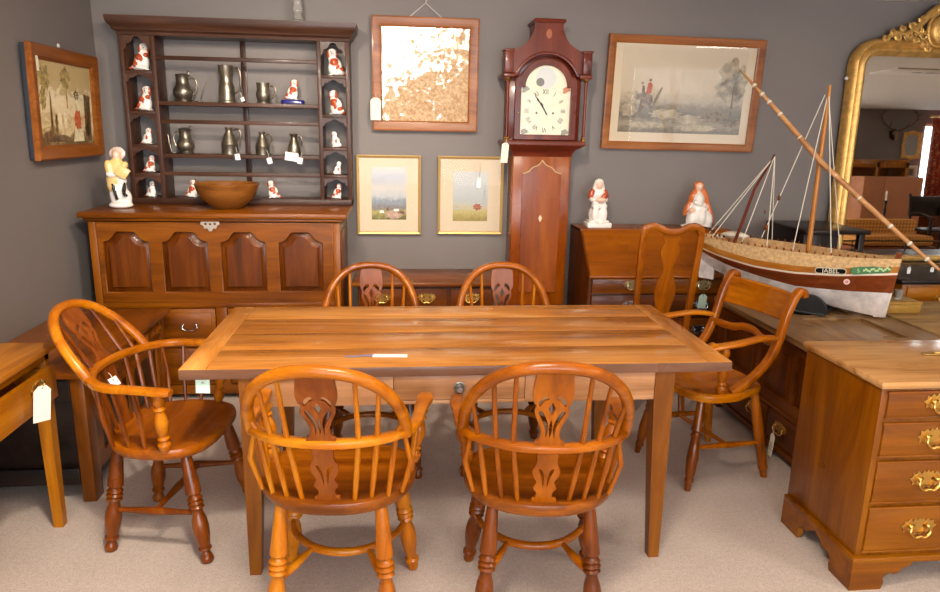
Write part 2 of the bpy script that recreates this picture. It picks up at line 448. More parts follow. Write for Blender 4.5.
def windsor(name, label, loc, rot, mh, ms, mseat, msp, ml, bz=.665, H=.235, lean=.06, legp=LEGP, H_str=False, group=None, bw=.262, hw=.218, sz=.43):
    T = thing(name, label, 'chair', loc, R(rot), group)
    # seat
    def outl(k, z):
        pts = []
        for j in range(40):
            a = 2*PI*j/40; c_, s_ = math.cos(a), math.sin(a)
            e = 2/3.0 if s_ > 0 else 2/2.25
            x = math.copysign(abs(c_)**e, c_)*(.236 if s_ > 0 else .220 + .016*(1-abs(s_))); y = math.copysign(abs(s_)**e, s_)*(.205 if s_ > 0 else .198)
            pts.append((x*k, y*k, z))
        return pts
    m = MB().rings([outl(.86, sz-.045), outl(.95, sz-.04), outl(.995, sz-.026), outl(1, sz-.012), outl(.985, sz-.002), outl(.95, sz), outl(.86, sz-.002), outl(.66, sz-.013), outl(.35, sz-.018), outl(.02, sz-.018)])
    obj('seat', m, mseat, T)
    # legs
    ends = []
    for sx, sy in ((1, 1), (-1, 1), (1, -1), (-1, -1)):
        a = (sx*(.165 if sy > 0 else .145), .125*sy, sz-.03); b = (sx*(.213 if sy > 0 else .175), (.20 if sy > 0 else -.175), 0)
        obj('leg', MB().turned(a, b, legp), ml, T); ends.append((Vector(a), Vector(b)))
    def at(i, z):
        a, b = ends[i]; return a+(b-a)*((a.z-z)/(a.z-b.z))
    fr_, fl = at(0, .215), at(1, .215)
    if H_str:
        ms_ = []
        for i, j_ in ((0, 2), (1, 3)):
            a, b = at(i, .18), at(j_, .16); ms_.append(a.lerp(b, .5))
            obj('stretcher', MB().turned(a, b, [(0, .008), (.2, .01), (.5, .0155), (.8, .01), (1, .008)], 10), ml, T)
        obj('stretcher', MB().turned(ms_[0], ms_[1], [(0, .008), (.2, .01), (.5, .0155), (.8, .01), (1, .008)], 10), ml, T)
    path = smooth_poly([fr_, (.165, fr_.y-.085, .213), (.09, fr_.y-.165, .211), (0, fr_.y-.19, .21), (-.09, fr_.y-.165, .211), (-.165, fl.y-.085, .213), fl], 6)
    if not H_str: obj('stretcher', MB().tube(path, [(.008+.006*math.sin(PI*i/(len(path)-1)),)*2 for i in range(len(path))], 10), mh, T)
    for i, sx in () if H_str else ((2, 1), (3, -1)):
        q = at(i, .19); p0 = Vector((sx*.085, fr_.y-.165, .21))
        obj('stretcher_strut', MB().turned(p0, q, [(0, .007), (.4, .013), (.6, .0135), (1, .008)], 10), mh, T)
    # arm bow
    by = -.225; at_ = .148
    pts = []; n = 28
    pts += [(bw+.012, at_, bz), (bw+.010, at_-.05, bz), (bw+.004, .04, bz)]
    for i in range(n+1):
        a = PI*i/n; pts.append((bw*math.cos(a), -.03+(by+.03)*math.sin(a)**.9, bz))
    pts += [(-bw-.004, .04, bz), (-bw-.010, at_-.05, bz), (-bw-.012, at_, bz)]
    N = len(pts); rad = []
    for i in range(N):
        e = min(i, N-1-i); rad.append([(.019, .011), (.026, .013), (.022, .0135)][e] if e < 3 else (.0185, .0145))
    obj('arm_bow', MB().tube(smooth_poly(pts, 2), [rad[min(N-1, (i+1)//2)] for i in range(2*N-1)], 12, up=(0, 0, 1), power=.8), mh, T)
    def bow_y(x):
        q = max(0, 1-(x/bw)**2)**.5
        return -.03+(by+.03)*q**.9
    # hoop
    hp = []; m_ = 30
    y0 = bow_y(hw)
    def hoop_at(a): return Vector((hw*math.copysign(abs(math.cos(a))**.85, math.cos(a)), y0+(by-lean-y0)*math.sin(a)**.9, bz-.01+(H+.01)*math.sin(a)**.82))
    hp = [hoop_at(PI*i/m_) for i in range(m_+1)]
    obj('hoop', MB().tube(hp, .0175, 12, up=(0, 1, .25)), mh, T)
    # splat
    top = hoop_at(PI/2)
    mid = Vector((0, by, bz)); bot = Vector((0, -.168, sz-.005))
    def place(A, B, h):
        d = (B-A); u = d.normalized(); nrm = Vector((1, 0, 0)).cross(u)
        return Matrix(((1, u.x, nrm.x, A.x), (0, u.y, nrm.y, A.y), (0, u.z, nrm.z, A.z), (0, 0, 0, 1))) @ Matrix.Diagonal((1, d.length/h, 1, 1))
    sp = MB().cut(SPU[0], SPU[1], .011, place(mid, top, .225))
    sp.cut([(x, y+.235) for x, y in SPL[0]], [[(x, y+.235) for x, y in h] for h in SPL[1]], .011, place(bot, mid, .235))
    obj('splat', sp, msp, T)
    # long spindles
    for k in range(3):
        for sx in (1, -1):
            xs = sx*(.085+.048*k); ang = math.acos(min(1, ((abs(xs)+.016+.010*k)/hw))**(1/.85))
            hpnt = hoop_at(ang if sx > 0 else PI-ang)
            xb = sx*(abs(xs)+.012)
            b_ = Vector((xb, bow_y(xb), bz)); s_ = Vector((sx*(.075+.046*k), -.168*math.sqrt(max(0, 1-((.075+.046*k)/.27)**2)), sz-.006))
            obj('spindle', MB().tube([s_, s_.lerp(b_, .4), b_, b_.lerp(hpnt, .5), hpnt], [.0065, .009, .008, .0075, .006], 8), ms, T)
    # short arm spindles and supports
    for sx in (1, -1):
        for k in range(3):
            yb = [-.13, -.06, .01][k]; xb = sx*bw*math.sqrt(max(0, 1-((yb+.03)/(by+.03))**2)) if yb < -.03 else sx*bw
            ysd = [-.105, -.045, .015][k]
            obj('arm_spindle', MB().tube([(sx*(.205+.008*k), ysd, sz-.006), (sx*(.232), (ysd+yb)/2, (sz+bz)/2), (xb, yb, bz)], [.0065, .009, .0065], 8), ms, T)
        obj('arm_support', MB().turned((sx*.222, .085, sz-.006), (sx*(bw+.006), .10, bz-.004), SUPP, 12), mh, T)
    return T

yx, yz = W('yew', 'x', rough=.28, coat=.5), W('yew', 'z', rough=.28, coat=.5)
windsor('windsor_armchair', 'golden yew windsor armchair, back to us, at the left of the table front', (-.182, 1.985, 0), -6, yx, yz, W('elm', 'x', rough=.3, coat=.4), W('splat', 'z'), W('yew', 'z', rough=.28, coat=.5), bz=.672, H=.232, lean=.07, hw=.220, bw=.246, sz=.474, group='windsor armchairs round the table')
windsor('windsor_armchair', 'reddish brown windsor armchair, back to us, at the right of the table front', (.44, 1.975, 0), -6, W('yewred', 'x', rough=.28, coat=.5), W('yewred', 'z', rough=.3, coat=.4), W('elm', 'x', rough=.3, coat=.4), W('yewred', 'z', rough=.3), W('legdark', 'z', rough=.28, coat=.5), bz=.645, H=.265, lean=.075, bw=.25, sz=.45, group='windsor armchairs round the table', hw=.24)
windsor('windsor_armchair', 'windsor armchair in profile at the left end of the table', (-.835, 2.49, 0), -99, yx, W('legdark', 'z', rough=.28), W('yewred', 'x', rough=.25, coat=.5), W('splat', 'z'), W('legdark', 'z', rough=.28, coat=.4), bz=.658, H=.205, lean=.13, hw=.192, legp=LEGB, H_str=True, group='windsor armchairs round the table')
windsor('windsor_armchair', 'windsor armchair facing us behind the table, in front of the two prints', (-.125, 3.01, 0), 180, W('yewred', 'x'), yz, W('elm', 'x'), W('splat', 'z', rough=.22, coat=.8), W('legdark', 'z'), bz=.596, H=.274, lean=.04, group='windsor armchairs round the table')
windsor('windsor_armchair', 'windsor armchair facing us behind the table, in front of the tall clock', (.505, 3.01, 0), 180, W('yewred', 'x'), yz, W('elm', 'x'), W('splat', 'z', rough=.22, coat=.8), W('legdark', 'z'), bz=.596, H=.274, lean=.04, group='windsor armchairs round the table')

# ================================================================== DINING TABLE
T = thing('dining_table', 'long plank-topped farmhouse dining table on square tapered legs', 'table', (.225, 2.55, 0))
tx0, tx1, ty0, ty1, tz = -.915, .915, -.397, .397, .752
m = MB(); k = 4
for i in range(k):
    a = ty0+(ty1-ty0)*i/k; b = ty0+(ty1-ty0)*(i+1)/k
    m.box(tx0+.085, tx1-.085, a+.0004, b-.0004, tz-.034, tz, .002)
obj('tabletop', m, W('table', 'x', rough=.22, coat=.4, fleck=.3, k=.55), T)
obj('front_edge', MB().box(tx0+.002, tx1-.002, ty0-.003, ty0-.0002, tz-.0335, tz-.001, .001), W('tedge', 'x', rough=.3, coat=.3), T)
for sx in (-1, 1):
    obj('end_board', MB().box(sx*.915, sx*(.915-.0845), ty0, ty1, tz-.034, tz+.0005, .003), W('table', 'y', rough=.26, coat=.3), T)
lx = ((-.70, 1), (.685, 1))
for x_, _ in lx:
    for y_ in (-.355, .355):
        rr = []
        sy = 1 if y_ < 0 else -1; sx = 1 if x_ < 0 else -1
        for z, w_ in ((tz-.034, .068), (.6, .068), (0, .038)):
            # outer faces stay plumb, inner faces taper
            xo = x_-sx*.034; yo = y_-sy*.034
            q = [(xo, yo), (xo+sx*w_, yo), (xo+sx*w_, yo+sy*w_), (xo, yo+sy*w_)]
            rr.append([(px, py, z) for px, py in q])
        obj('leg', MB().rings(rr[::-1]), W('tleg', 'z', rough=.35), T)
ap = W('apron', 'x', rough=.4)
obj('apron', MB().box(-.666, -.24, -.385, -.363, .615, tz-.034, .002).box(.20, .651, -.385, -.363, .615, tz-.034, .002).box(-.24, .20, -.385, -.363, .615, .628, .002), ap, T)
obj('apron', MB().box(-.666, .651, .363, .385, .615, tz-.034, .002), ap, T)
for x_ in (-.73, .708):
    obj('apron', MB().box(x_-.003, x_+.019, -.32, .32, .615, tz-.034, .002), W('sidet', 'y'), T)
dr = obj('drawer', MB().box(-.238, .198, -.387, -.366, .630, tz-.036, .002), ap, T)
kn = MB().lathe([(0, .020), (.004, .020), (.006, .016), (.003, .012), (.003, .007), (.02, .006), (.026, .011), (.03, .009)], 18, Tr(-.022, -.387, .674) @ Rx(90))
obj('knob', kn, plain('pewter_knob', (150, 146, 140), .35, .9), dr)

# paper tag on the table
T = thing('price_card', 'white price card with purple ribbon lying on the table top', 'price tag', (-.03, 2.262, tz+.0008))
obj('card', MB().box(-.055, .062, -.014, .014, 0, .0012, 0, Rz(-3)), PAPER, T)
obj('ribbon', MB().rings([[(-.05-.014*i, .004*math.sin(i*.9)-.006, .0005), (-.05-.014*i, .004*math.sin(i*.9)+.012-.0012*i, .0015)] for i in range(8)], cap=False, closed=False), plain('purple_ribbon', (128, 124, 158), .5), T)

# ================================================================== HANG TAGS
def hangtag(label, p, h=.09, w=.045, rot=0, tilt=0, mat=TAG, string=.05, smat=STRING, group='hanging price tags', lines=0, flat=False):
    """p = where the string is tied; tag hangs below it, facing -Y turned by rot"""
    T = thing('price_tag', label, 'price tag', p, R(rot), group)
    M = Ry(tilt)
    c = w*.28
    out = [(-w/2, -string-h), (w/2, -string-h), (w/2, -string-c), (w/2-c, -string), (-w/2+c, -string), (-w/2, -string-c)]
    if flat: out = [(-w/2, -string-h), (w/2, -string-h), (w/2, -string), (-w/2, -string)]
    hole = [(x*1.0, y-string-.010) for x, y in arc(0, 0, .003, 0, 330, 8)]
    m = MB().cut(out, [hole], .0014, M @ Rx(90), bev=.0002)
    obj('card', m, mat, T)
    obj('string', MB().tube([M @ Vector((0, -.003, -string-.010)), M @ Vector((.003, -.002, -string*.5)), M @ Vector((0, 0, 0))], .0011, 5), smat, T)
    if lines:
        mm = MB()
        for k_ in range(lines): mm.box(-w*.33, w*(.2+.1*(k_ % 2)), -.0012, -.0008, -string-h*.4-k_*.011, -string-h*.4-k_*.011-.003, 0, M)
        obj('writing', mm, plain('ink', (70, 70, 90), .8), T)
    return T

# ================================================================== MULE CHEST (dresser base)
T = thing('mule_chest', 'tall oak mule chest with four arched fielded panels above drawers', 'chest', (-.96, 3.80, 0))
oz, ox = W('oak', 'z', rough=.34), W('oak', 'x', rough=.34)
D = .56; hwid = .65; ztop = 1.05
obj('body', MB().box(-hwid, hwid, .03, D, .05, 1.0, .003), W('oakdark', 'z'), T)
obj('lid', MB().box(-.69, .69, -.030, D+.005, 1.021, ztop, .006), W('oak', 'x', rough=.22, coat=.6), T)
obj('moulding', MB().box(-.668, .668, -.014, D, 1.004, 1.021, .005), ox, T)
for sx in (-1, 1): obj('stile', MB().box(sx*hwid, sx*.612, -.002, .03, .05, .999, .003), oz, T)
pw = [(-.612, -.383), (-.312, -.077), (0.003, .238), (.318, .552)]
px = [(-.585, -.355), (-.285, -.052), (.018, .25), (.322, .553)]
# front frame with four arched openings
def archpan(a, b, z0, z1, grow=0):
    a -= grow; b += grow; z0 -= grow; z1 += grow
    w_ = b-a; cx = (a+b)/2; sh = z1-.055
    pts = [(a, z0), (b, z0), (b, sh)]
    pts += [(b-.018, sh+.004), (b-.04, sh+.016), (b-.052, sh+.032), (b-.06, z1-.010), (b-.074, z1)]
    pts += [(2*cx-x, z) for x, z in pts[:2:-1]]
    pts += [(a, sh)]
    return pts
holes = [archpan(a, b, .62, .945) for a, b in px]
M = Tr(0, .0, 0) @ Rx(90)
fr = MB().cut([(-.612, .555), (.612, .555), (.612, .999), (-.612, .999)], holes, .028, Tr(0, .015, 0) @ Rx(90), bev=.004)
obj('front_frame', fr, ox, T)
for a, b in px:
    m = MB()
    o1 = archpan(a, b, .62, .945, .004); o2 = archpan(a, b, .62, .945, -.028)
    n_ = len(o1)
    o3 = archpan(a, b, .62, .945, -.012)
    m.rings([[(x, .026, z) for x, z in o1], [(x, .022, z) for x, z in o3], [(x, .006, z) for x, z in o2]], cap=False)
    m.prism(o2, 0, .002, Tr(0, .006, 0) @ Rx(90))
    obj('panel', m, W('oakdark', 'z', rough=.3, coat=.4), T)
for z0, z1 in ((.53, .557), (.305, .325), (.03, .085)):
    m = MB().box(-.612, .612, -.004, .03, z0, z1, .004); obj('rail', m, ox, T)
obj('muntin', MB().box(-.03, .03, -.003, .03, .08, .55, .003), oz, T)
def bail_handle(x, y, z, w_, parent, mat=BRASS, plate=True, name='handle', s=1.0):
    m = MB()
    if plate:
        half = [(q*s, w_q*s) for q, w_q in ((0, .030), (.006, .022), (.013, .028), (.019, .017), (.028, .026), (.036, .017), (.046, .021), (.046, .009), (.056, .004), (.046, -.005), (.047, -.016), (.036, -.012), (.027, -.02), (.019, -.014), (.010, -.026), (0, -.022))]
        h2 = smooth_poly(half, 2)
        out = h2+[(-a, b) for a, b in h2[::-1][1:-1]]
        hl = [arc(.016*s, .004*s, .005*s, 0, 330, 8), [(-a, b) for a, b in arc(.016*s, .004*s, .005*s, 0, 330, 8)][::-1]]
        m.cut(out, hl, .003, Tr(x, y-.0015, z) @ Rx(90), bev=.0006)
    for sx in (-1, 1):
        m.ball((x+sx*w_/2, y-.008, z+.004), (.008*s, .008, .008*s))
    P = smooth_poly([(x-w_/2, y-.012, z+.002), (x-w_/2-.004, y-.016, z-.012*s), (x-w_*.3, y-.018, z-.026*s), (x, y-.018, z-.024*s), (x+w_*.3, y-.018, z-.026*s), (x+w_/2+.004, y-.016, z-.012*s), (x+w_/2, y-.012, z+.002)], 4)
    m.tube(P, .0035*s, 8)
    return obj(name, m, mat, parent)
for z0, z1, zh in ((.33, .526, .435), (.09, .30, .205)):
    for sx in (-1, 1):
        xa, xb = (-.606, -.034) if sx < 0 else (.034, .606)
        d = obj('drawer', MB().box(xa, xb, -.006, .026, z0, z1, .003).box(xa+.02, xb-.02, -.010, 0, z0+.02, z1-.02, .004), W('oak', 'x', rough=.32), T)
        for xh in ((xa+.09, xb-.14)[0], xb-.13):
            pass
        for xh in (xa+.13 if sx > 0 else xb-.135, xa+.135 if sx < 0 else xb-.13):
            bail_handle(xh, -.010, zh, .07, d, STEEL, plate=False)
# escutcheon
e = MB(); hl = arc(0, .004, .006, 0, 330, 8)
half = smooth_poly([(0, .03), (.012, .022), (.022, .028), (.03, .018), (.044, .02), (.05, .004), (.036, -.004), (.03, -.02), (.016, -.018), (.008, -.032), (0, -.034)], 3)
e.cut(half+[(-a, b) for a, b in half[::-1][1:-1]], [hl, arc(.024, .006, .007, 0, 330, 8), arc(-.024, .006, .007, 0, 330, 8)], .003, Tr(-.03, -.004, .985) @ Rx(90), bev=.0006)
obj('escutcheon', e, plain('old_silver', (198, 186, 168), .35, .8), T)
obj('side_panel', MB().box(hwid-.001, hwid+.004, .06, D-.06, .12, .94, .003), W('oakdark', 'z'), T)

# wooden bowl
prof = [(0, .075), (.008, .085), (.05, .135), (.09, .16), (.125, .172), (.135, .174), (.139, .168), (.128, .160), (.09, .148), (.05, .118), (.02, .07), (.016, .02)]
tag_props(obj('wooden_bowl', MB().lathe(prof, 40), wood('bowlwood', (92, 52, 18), (132, 80, 30), (156, 102, 46), 'x', .4), None, (-.945, 4.03, ztop+.0005)), 'large round turned wooden bowl on the tall chest', 'bowl')

# ================================================================== PLATE RACK
T = thing('plate_rack', 'dark oak plate rack with open shelves standing on the chest', 'plate rack', (-.905, 4.21, ztop))
RW = W('rack', 'x', rough=.42); RZ = W('rack', 'z', rough=.42)
xl, xr, xli, xri = -.605, .625, -.440, .465
d0, d1 = 0, .168
for x_ in (xl, xli, xri, xr):
    obj('upright', MB().box(x_-.012, x_+.012, d0, d1, 0, .955, .002), RZ, T)
obj('bottom_board', MB().box(xl-.012, xr+.012, d0-.006, d1, 0, .034, .003), RW, T)
m = MB()
rings = []
for z, o in ((.925, .012), (.94, .016), (.95, .03), (.965, .034), (.975, .044), (.985, .052), (1.0, .055), (1.02, .057)):
    rings.append([(xl-o, d0-o, z), (xr+o, d0-o, z), (xr+o, d1, z), (xl-o, d1, z)])
obj('cornice', m.rings(rings), RW, T)
SH = [.578, .287]
for z in SH: obj('shelf', MB().box(xli+.012, xri-.012, d0, d1, z-.022, z, .002), RW, T)
for z in (.822, .478, .185): obj('guard_rail', MB().box(xli+.012, xri-.012, d0+.002, d0+.014, z-.022, z, .002), RW, T)
obj('back_strip', MB().box(0.0, .03, d1-.008, d1, .034, .94, .002), RZ, T)
SZ = [.742, .523, .337, .178]
SZ0 = SZ+[.034]
for a, b in ((xl, xli), (xri, xr)):
    for z in SZ: obj('side_shelf', MB().box(a+.012, b-.012, d0, d1, z-.018, z, .002), RW, T)
    for z in (.925, SZ[0]-.018, SZ[1]-.018, SZ[2]-.018, SZ[3]-.018):
        w_ = b-a-.024; big = z > .9
        h_ = .075 if big else .045
        cx = (a+b)/2
        half = [(0, -.006), (.015, -.012), (.028, -h_*.45), (.04, -h_*.55), (.052, -h_*.62), (.056, -h_*.85), (w_/2-.008, -h_), (w_/2, -h_)]
        half = smooth_poly(half, 3)
        out = [(x, y) for x, y in half]+[(w_/2, 0), (-w_/2, 0)]+[(-x, y) for x, y in half[::-1]][:-1]
        obj('arched_bracket', MB().prism(out, 0, .008, Tr(cx, d0+.010, z) @ Rx(90)), RW, T)
rz0 = ztop
# glass candlestick on top
t = NT('clear_glass'); CGLASS = t.set(col=(240, 238, 230), rough=.08, trans=.75, coat=.4)
tag_props(obj('glass_candlestick', MB().lathe([(0, .05), (.012, .05), (.024, .03), (.05, .022), (.07, .03), (.09, .024), (.14, .02), (.17, .028), (.2, .034), (.215, .03)], 20), CGLASS, None, (-.555, 4.27, rz0+1.0205)), 'clear glass candlestick standing on top of the dark plate rack', 'candlestick')

# ---- spaniel figurines
ORG = plain('orange_glaze', (176, 74, 36), .22, coat=.5)
EYE = plain('black_glaze', (22, 18, 18), .25)
BLUE = plain('cobalt_glaze', (36, 38, 110), .22, coat=.5)
GOLDG = plain('gold_line', (190, 150, 60), .3, .7)
def dog_mb(kind):
    # unit: height about 1, faces +x, head turned to viewer (-y); kind 0 spotted, 1 orange chest, 2 white slim
    E = [((0, 0, .30), (.24, .17, .30), (0, -14, 0), 0), ((-.12, 0, .14), (.22, .19, .15), None, 0),
         ((.06, 0, .5), (.16, .145, .22), None, 0), ((.1, -.02, .77), (.145, .14, .15), None, 0),
         ((.13, -.14, .73), (.075, .09, .065), None, 0),
         ((.13, -.06, .25), (.055, .06, .26), None, 0), ((.14, .06, .25), (.055, .06, .26), None, 0),
         ((.16, -.1, .035), (.09, .08, .035), None, 0), ((.16, .08, .035), (.09, .08, .035), None, 0),
         ((-.02, -.16, .09), (.15, .07, .075), None, 0), ((-.33, -.05, .07), (.12, .05, .05), (0, 0, 20), 1)]
    if kind < 2:
        E += [((-.035, -.05, .72), (.05, .075, .16), None, 1), ((.235, -.05, .72), (.05, .075, .16), None, 1), ((.1, .06, .88), (.11, .09, .05), None, 1)]
    else:
        E += [((-.03, -.05, .74), (.045, .06, .13), None, 0), ((.225, -.05, .74), (.045, .06, .13), None, 1)]
    if kind == 0: E += [((-.07, -.09, .42), (.13, .11, .12), (0, 30, 0), 1), ((.0, -.12, .36), (.07, .08, .10), None, 1), ((-.2, -.1, .18), (.1, .11, .1), (0, 40, 0), 1), ((.13, -.08, .5), (.09, .08, .09), None, 1), ((-.2, 0, .3), (.1, .14, .08), (0, -40, 0), 1)]
    if kind == 1: E += [((.03, -.08, .44), (.15, .12, .17), (0, 20, 0), 1), ((-.05, -.1, .3), (.09, .09, .12), (0, -30, 0), 1), ((-.2, -.06, .2), (.12, .13, .1), (0, 30, 0), 1)]
    if kind == 2: E += [((-.02, -.1, .36), (.08, .1, .14), None, 1)]
    m = blob(E, .028)
    for ex in (.075, .155): m.ball((ex, -.15, .80), .018, mi=2, seg=8, rings=6)
    m.ball((.13, -.225, .74), .02, mi=2, seg=8, rings=6)
    return m
DOGS = [dog_mb(k) for k in range(3)]
dproto = []
def dog(label, x, z, h, kind, flip=1, y=4.275, yaw=0):
    if len(dproto) < 3: 
        for k_ in range(3):
            o = obj('spaniel_figurine', DOGS[k_], [WHITE, ORG, EYE], sharp=80); dproto.append([o, False])
    src = dproto[kind]
    if not src[1]: o = src[0]; src[1] = True
    else: o = src[0].copy(); COL.objects.link(o)
    o.location = (x, y, z+.0006); o.scale = (h*flip, h, h); o.rotation_euler = (0, 0, R(yaw))
    return tag_props(o, label, 'figurine', 'pottery spaniels on the plate rack')
for i, (x, h, kd, dy) in enumerate(((-1.425, .165, 0, 8), (-1.425, .15, 0, -10), (-1.43, .10, 2, 5), (-1.428, .105, 1, 15), (-1.433, .10, 2, -8))):
    dog('red and white pottery spaniel '+['in the topmost left pigeonhole, head raised', 'in the second left pigeonhole, red nose patch', 'in the third left pigeonhole, mostly white and small', 'in the fourth left pigeonhole, red flank', 'in the bottom left pigeonhole behind the standing figure'][i], x, rz0+SZ0[i], h, kd, 1, yaw=dy)
for i, (x, h, kd, dy) in enumerate(((-.355, .165, 1, 12), (-.353, .155, 1, -25), (-.36, .10, 2, 0), (-.353, .085, 2, 25), (-.358, .10, 1, 10))):
    dog('red and white pottery spaniel '+['in the topmost right pigeonhole', 'in the second right pigeonhole, upright with long ears', 'in the third right pigeonhole, pale with red chest', 'in the fourth right pigeonhole, smallest and palest', 'in the bottom right pigeonhole beside the wall'][i], x, rz0+SZ0[i], h, kd, -1 if i not in (3, 4) else 1, yaw=dy)
dog('red and white pottery spaniel left of the wooden bowl', -1.2, rz0+.034, .115, 1, 1, 4.265, -12)
dog('red and white pottery spaniel right of the wooden bowl', -.735, rz0+.034, .115, 1, -1, 4.265, 8)
# one on a blue cushion
zc = rz0+SH[0]
o = dog('red and white pottery spaniel sitting on a dark blue cushion base', -.60, zc+.024, .125, 1, 1, 4.27, 0)
cu_ = MB().rings([[(.068*k*math.copysign(abs(math.cos(a))**.5, math.cos(a)), .045*k*math.copysign(abs(math.sin(a))**.5, math.sin(a)), z) for a in [2*PI*j/24 for j in range(24)]] for z, k in ((0, .9), (.004, 1), (.018, 1), (.024, .92))])
c = obj('cushion', cu_, BLUE); c.parent = o; o.scale = (.125, .125, .125); c.scale = (8, 8, 8); c.location = (0, 0, -.024*8)

# ---- pewter
def jug(name, label, x, z, prof, hs, lid=False, spout=False, y=4.28, hrad=.005):
    T = thing(name, label, 'pewter jug', (x, y, z+.0006), 0, 'pewter vessels on the plate rack')
    obj('body', MB().lathe(prof, 26, cap=True), PEWTER, T)
    if hs: obj('handle', MB().tube(smooth_poly(hs, 5), hrad, 8), PEWTER, T)
    h = prof[-1][0]; r = prof[-1][1]
    if lid:
        ht = max(q[0] for q in prof); rt = lid
        l = obj('lid', MB().lathe([(ht, rt), (ht+.004, rt+.003), (ht+.009, rt), (ht+.013, rt*.6), (ht+.016, rt*.2)], 24), PEWTER, T)
        obj('thumbpiece', MB().ball((rt*.9, 0, ht+.016), (.008, .006, .012)).box(rt*.5, rt+.012, -.004, .004, ht+.006, ht+.012), PEWTER, l)
    return T
def hollow(p, th=.004):  # outside profile then back down the inside
    return p+[(z, max(.004, r-th)) for z, r in p[::-1] if z > .012]
bal = [(0, .044), (.008, .046), (.012, .038), (.03, .05), (.05, .056), (.07, .052), (.09, .038), (.11, .033), (.135, .036), (.14, .038)]
jug('pewter_tankard', 'lidded squat pewter tankard, first on the upper rack shelf', -1.215, rz0+SH[0], hollow(bal), [(.034, 0, .125), (.062, 0, .13), (.078, 0, .10), (.07, 0, .06), (.05, 0, .035)], lid=.037)
fl = [(0, .05), (.01, .05), (.014, .045), (.09, .043), (.1, .04), (.125, .034), (.15, .034), (.165, .04), (.2, .042), (.205, .043)]
jug('pewter_flagon', 'tallest pewter flagon on the upper rack shelf', -.972, rz0+SH[0], hollow(fl), [(.04, 0, .195), (.07, 0, .19), (.08, 0, .14), (.07, 0, .08), (.044, 0, .05)])
mg = [(0, .036), (.008, .037), (.012, .03), (.03, .038), (.05, .042), (.065, .038), (.08, .034), (.105, .037), (.115, .038)]
jug('pewter_mug', 'open pewter mug on the upper rack shelf, beside the cushioned spaniel', -.768, rz0+SH[0], hollow(mg), [(.035, 0, .095), (.06, 0, .098), (.07, 0, .07), (.058, 0, .04), (.04, 0, .03)])
jug('pewter_tankard', 'lidded squat pewter tankard, first on the lower rack shelf', -1.222, rz0+SH[1], hollow([(z*.93, r*.9) for z, r in bal]), [(-.03, 0, .115), (-.054, 0, .12), (-.066, 0, .09), (-.06, 0, .055), (-.044, 0, .03)], lid=.034)
ms_ = [(0, .046), (.05, .047), (.055, .049), (.06, .047), (.10, .034), (.13, .018), (.135, .018), (.148, .022), (.152, .023)]
jug('pewter_measure', 'largest conical pewter measure on the lower rack shelf', -.975, rz0+SH[1], hollow(ms_, .003), [(.02, 0, .135), (.05, 0, .145), (.066, 0, .12), (.056, 0, .085), (.038, 0, .075)], hrad=.0065)
ms2 = [(z*.86, r*.86) for z, r in ms_]
jug('pewter_measure', 'middle conical pewter measure with a white tag, lower rack shelf', -.787, rz0+SH[1], hollow(ms2, .003), [(.018, 0, .112), (.044, 0, .118), (.056, 0, .098), (.048, 0, .07), (.033, 0, .06)], hrad=.005)
ms3 = [(0, .038), (.02, .039), (.05, .036), (.085, .022), (.1, .016), (.106, .017), (.12, .025), (.124, .026)]
jug('pewter_measure', 'small pewter measure behind two white tags, lower rack shelf', -.605, rz0+SH[1], hollow(ms3, .003), [(.02, 0, .11), (.04, 0, .105), (.048, 0, .08), (.038, 0, .05), (.034, 0, .04)])
# thin pewter spoons leaning beside the tankards
tag_props(obj('pewter_spoon', MB().tube([(0, 0, .003), (.02, 0, .06), (.045, .01, .115)], .0025, 6).ball((-.008, 0, .004), (.03, .016, .0035)), PEWTER, None, (-1.13, 4.29, rz0+SH[0]+.0006)), 'thin pewter spoon propped right of the upper shelf tankard', 'spoon')
tag_props(obj('pewter_spoon', MB().tube([(0, 0, .003), (-.012, 0, .06), (-.02, .01, .105)], .0025, 6).ball((.004, 0, .004), (.028, .015, .0035)), PEWTER, None, (-1.305, 4.29, rz0+SH[1]+.0006)), 'thin pewter spoon propped left of the lower shelf tankard', 'spoon')
hangtag('small white price tag on the pewter flagon handle', (-.898, 4.27, rz0+SH[0]+.06), .022, .02, 0, -20, PAPER, .03, flat=True)
hangtag('small white price tag on the largest pewter measure', (-.925, 4.205, rz0+SH[1]+.045), .034, .028, 0, -8, PAPER, .04, flat=True)
hangtag('small white price tag on the middle pewter measure', (-.75, 4.205, rz0+SH[1]+.03), .034, .028, 0, -12, PAPER, .045, flat=True)
hangtag('wide white price tag in front of the small pewter measure', (-.605, 4.20, rz0+SH[1]+.03), .048, .075, 0, 8, PAPER, .012, flat=True)
hangtag('narrow white price tag beside the wide one on the rack', (-.553, 4.195, rz0+SH[1]+.02), .036, .028, 0, 10, PAPER, .03, flat=True)

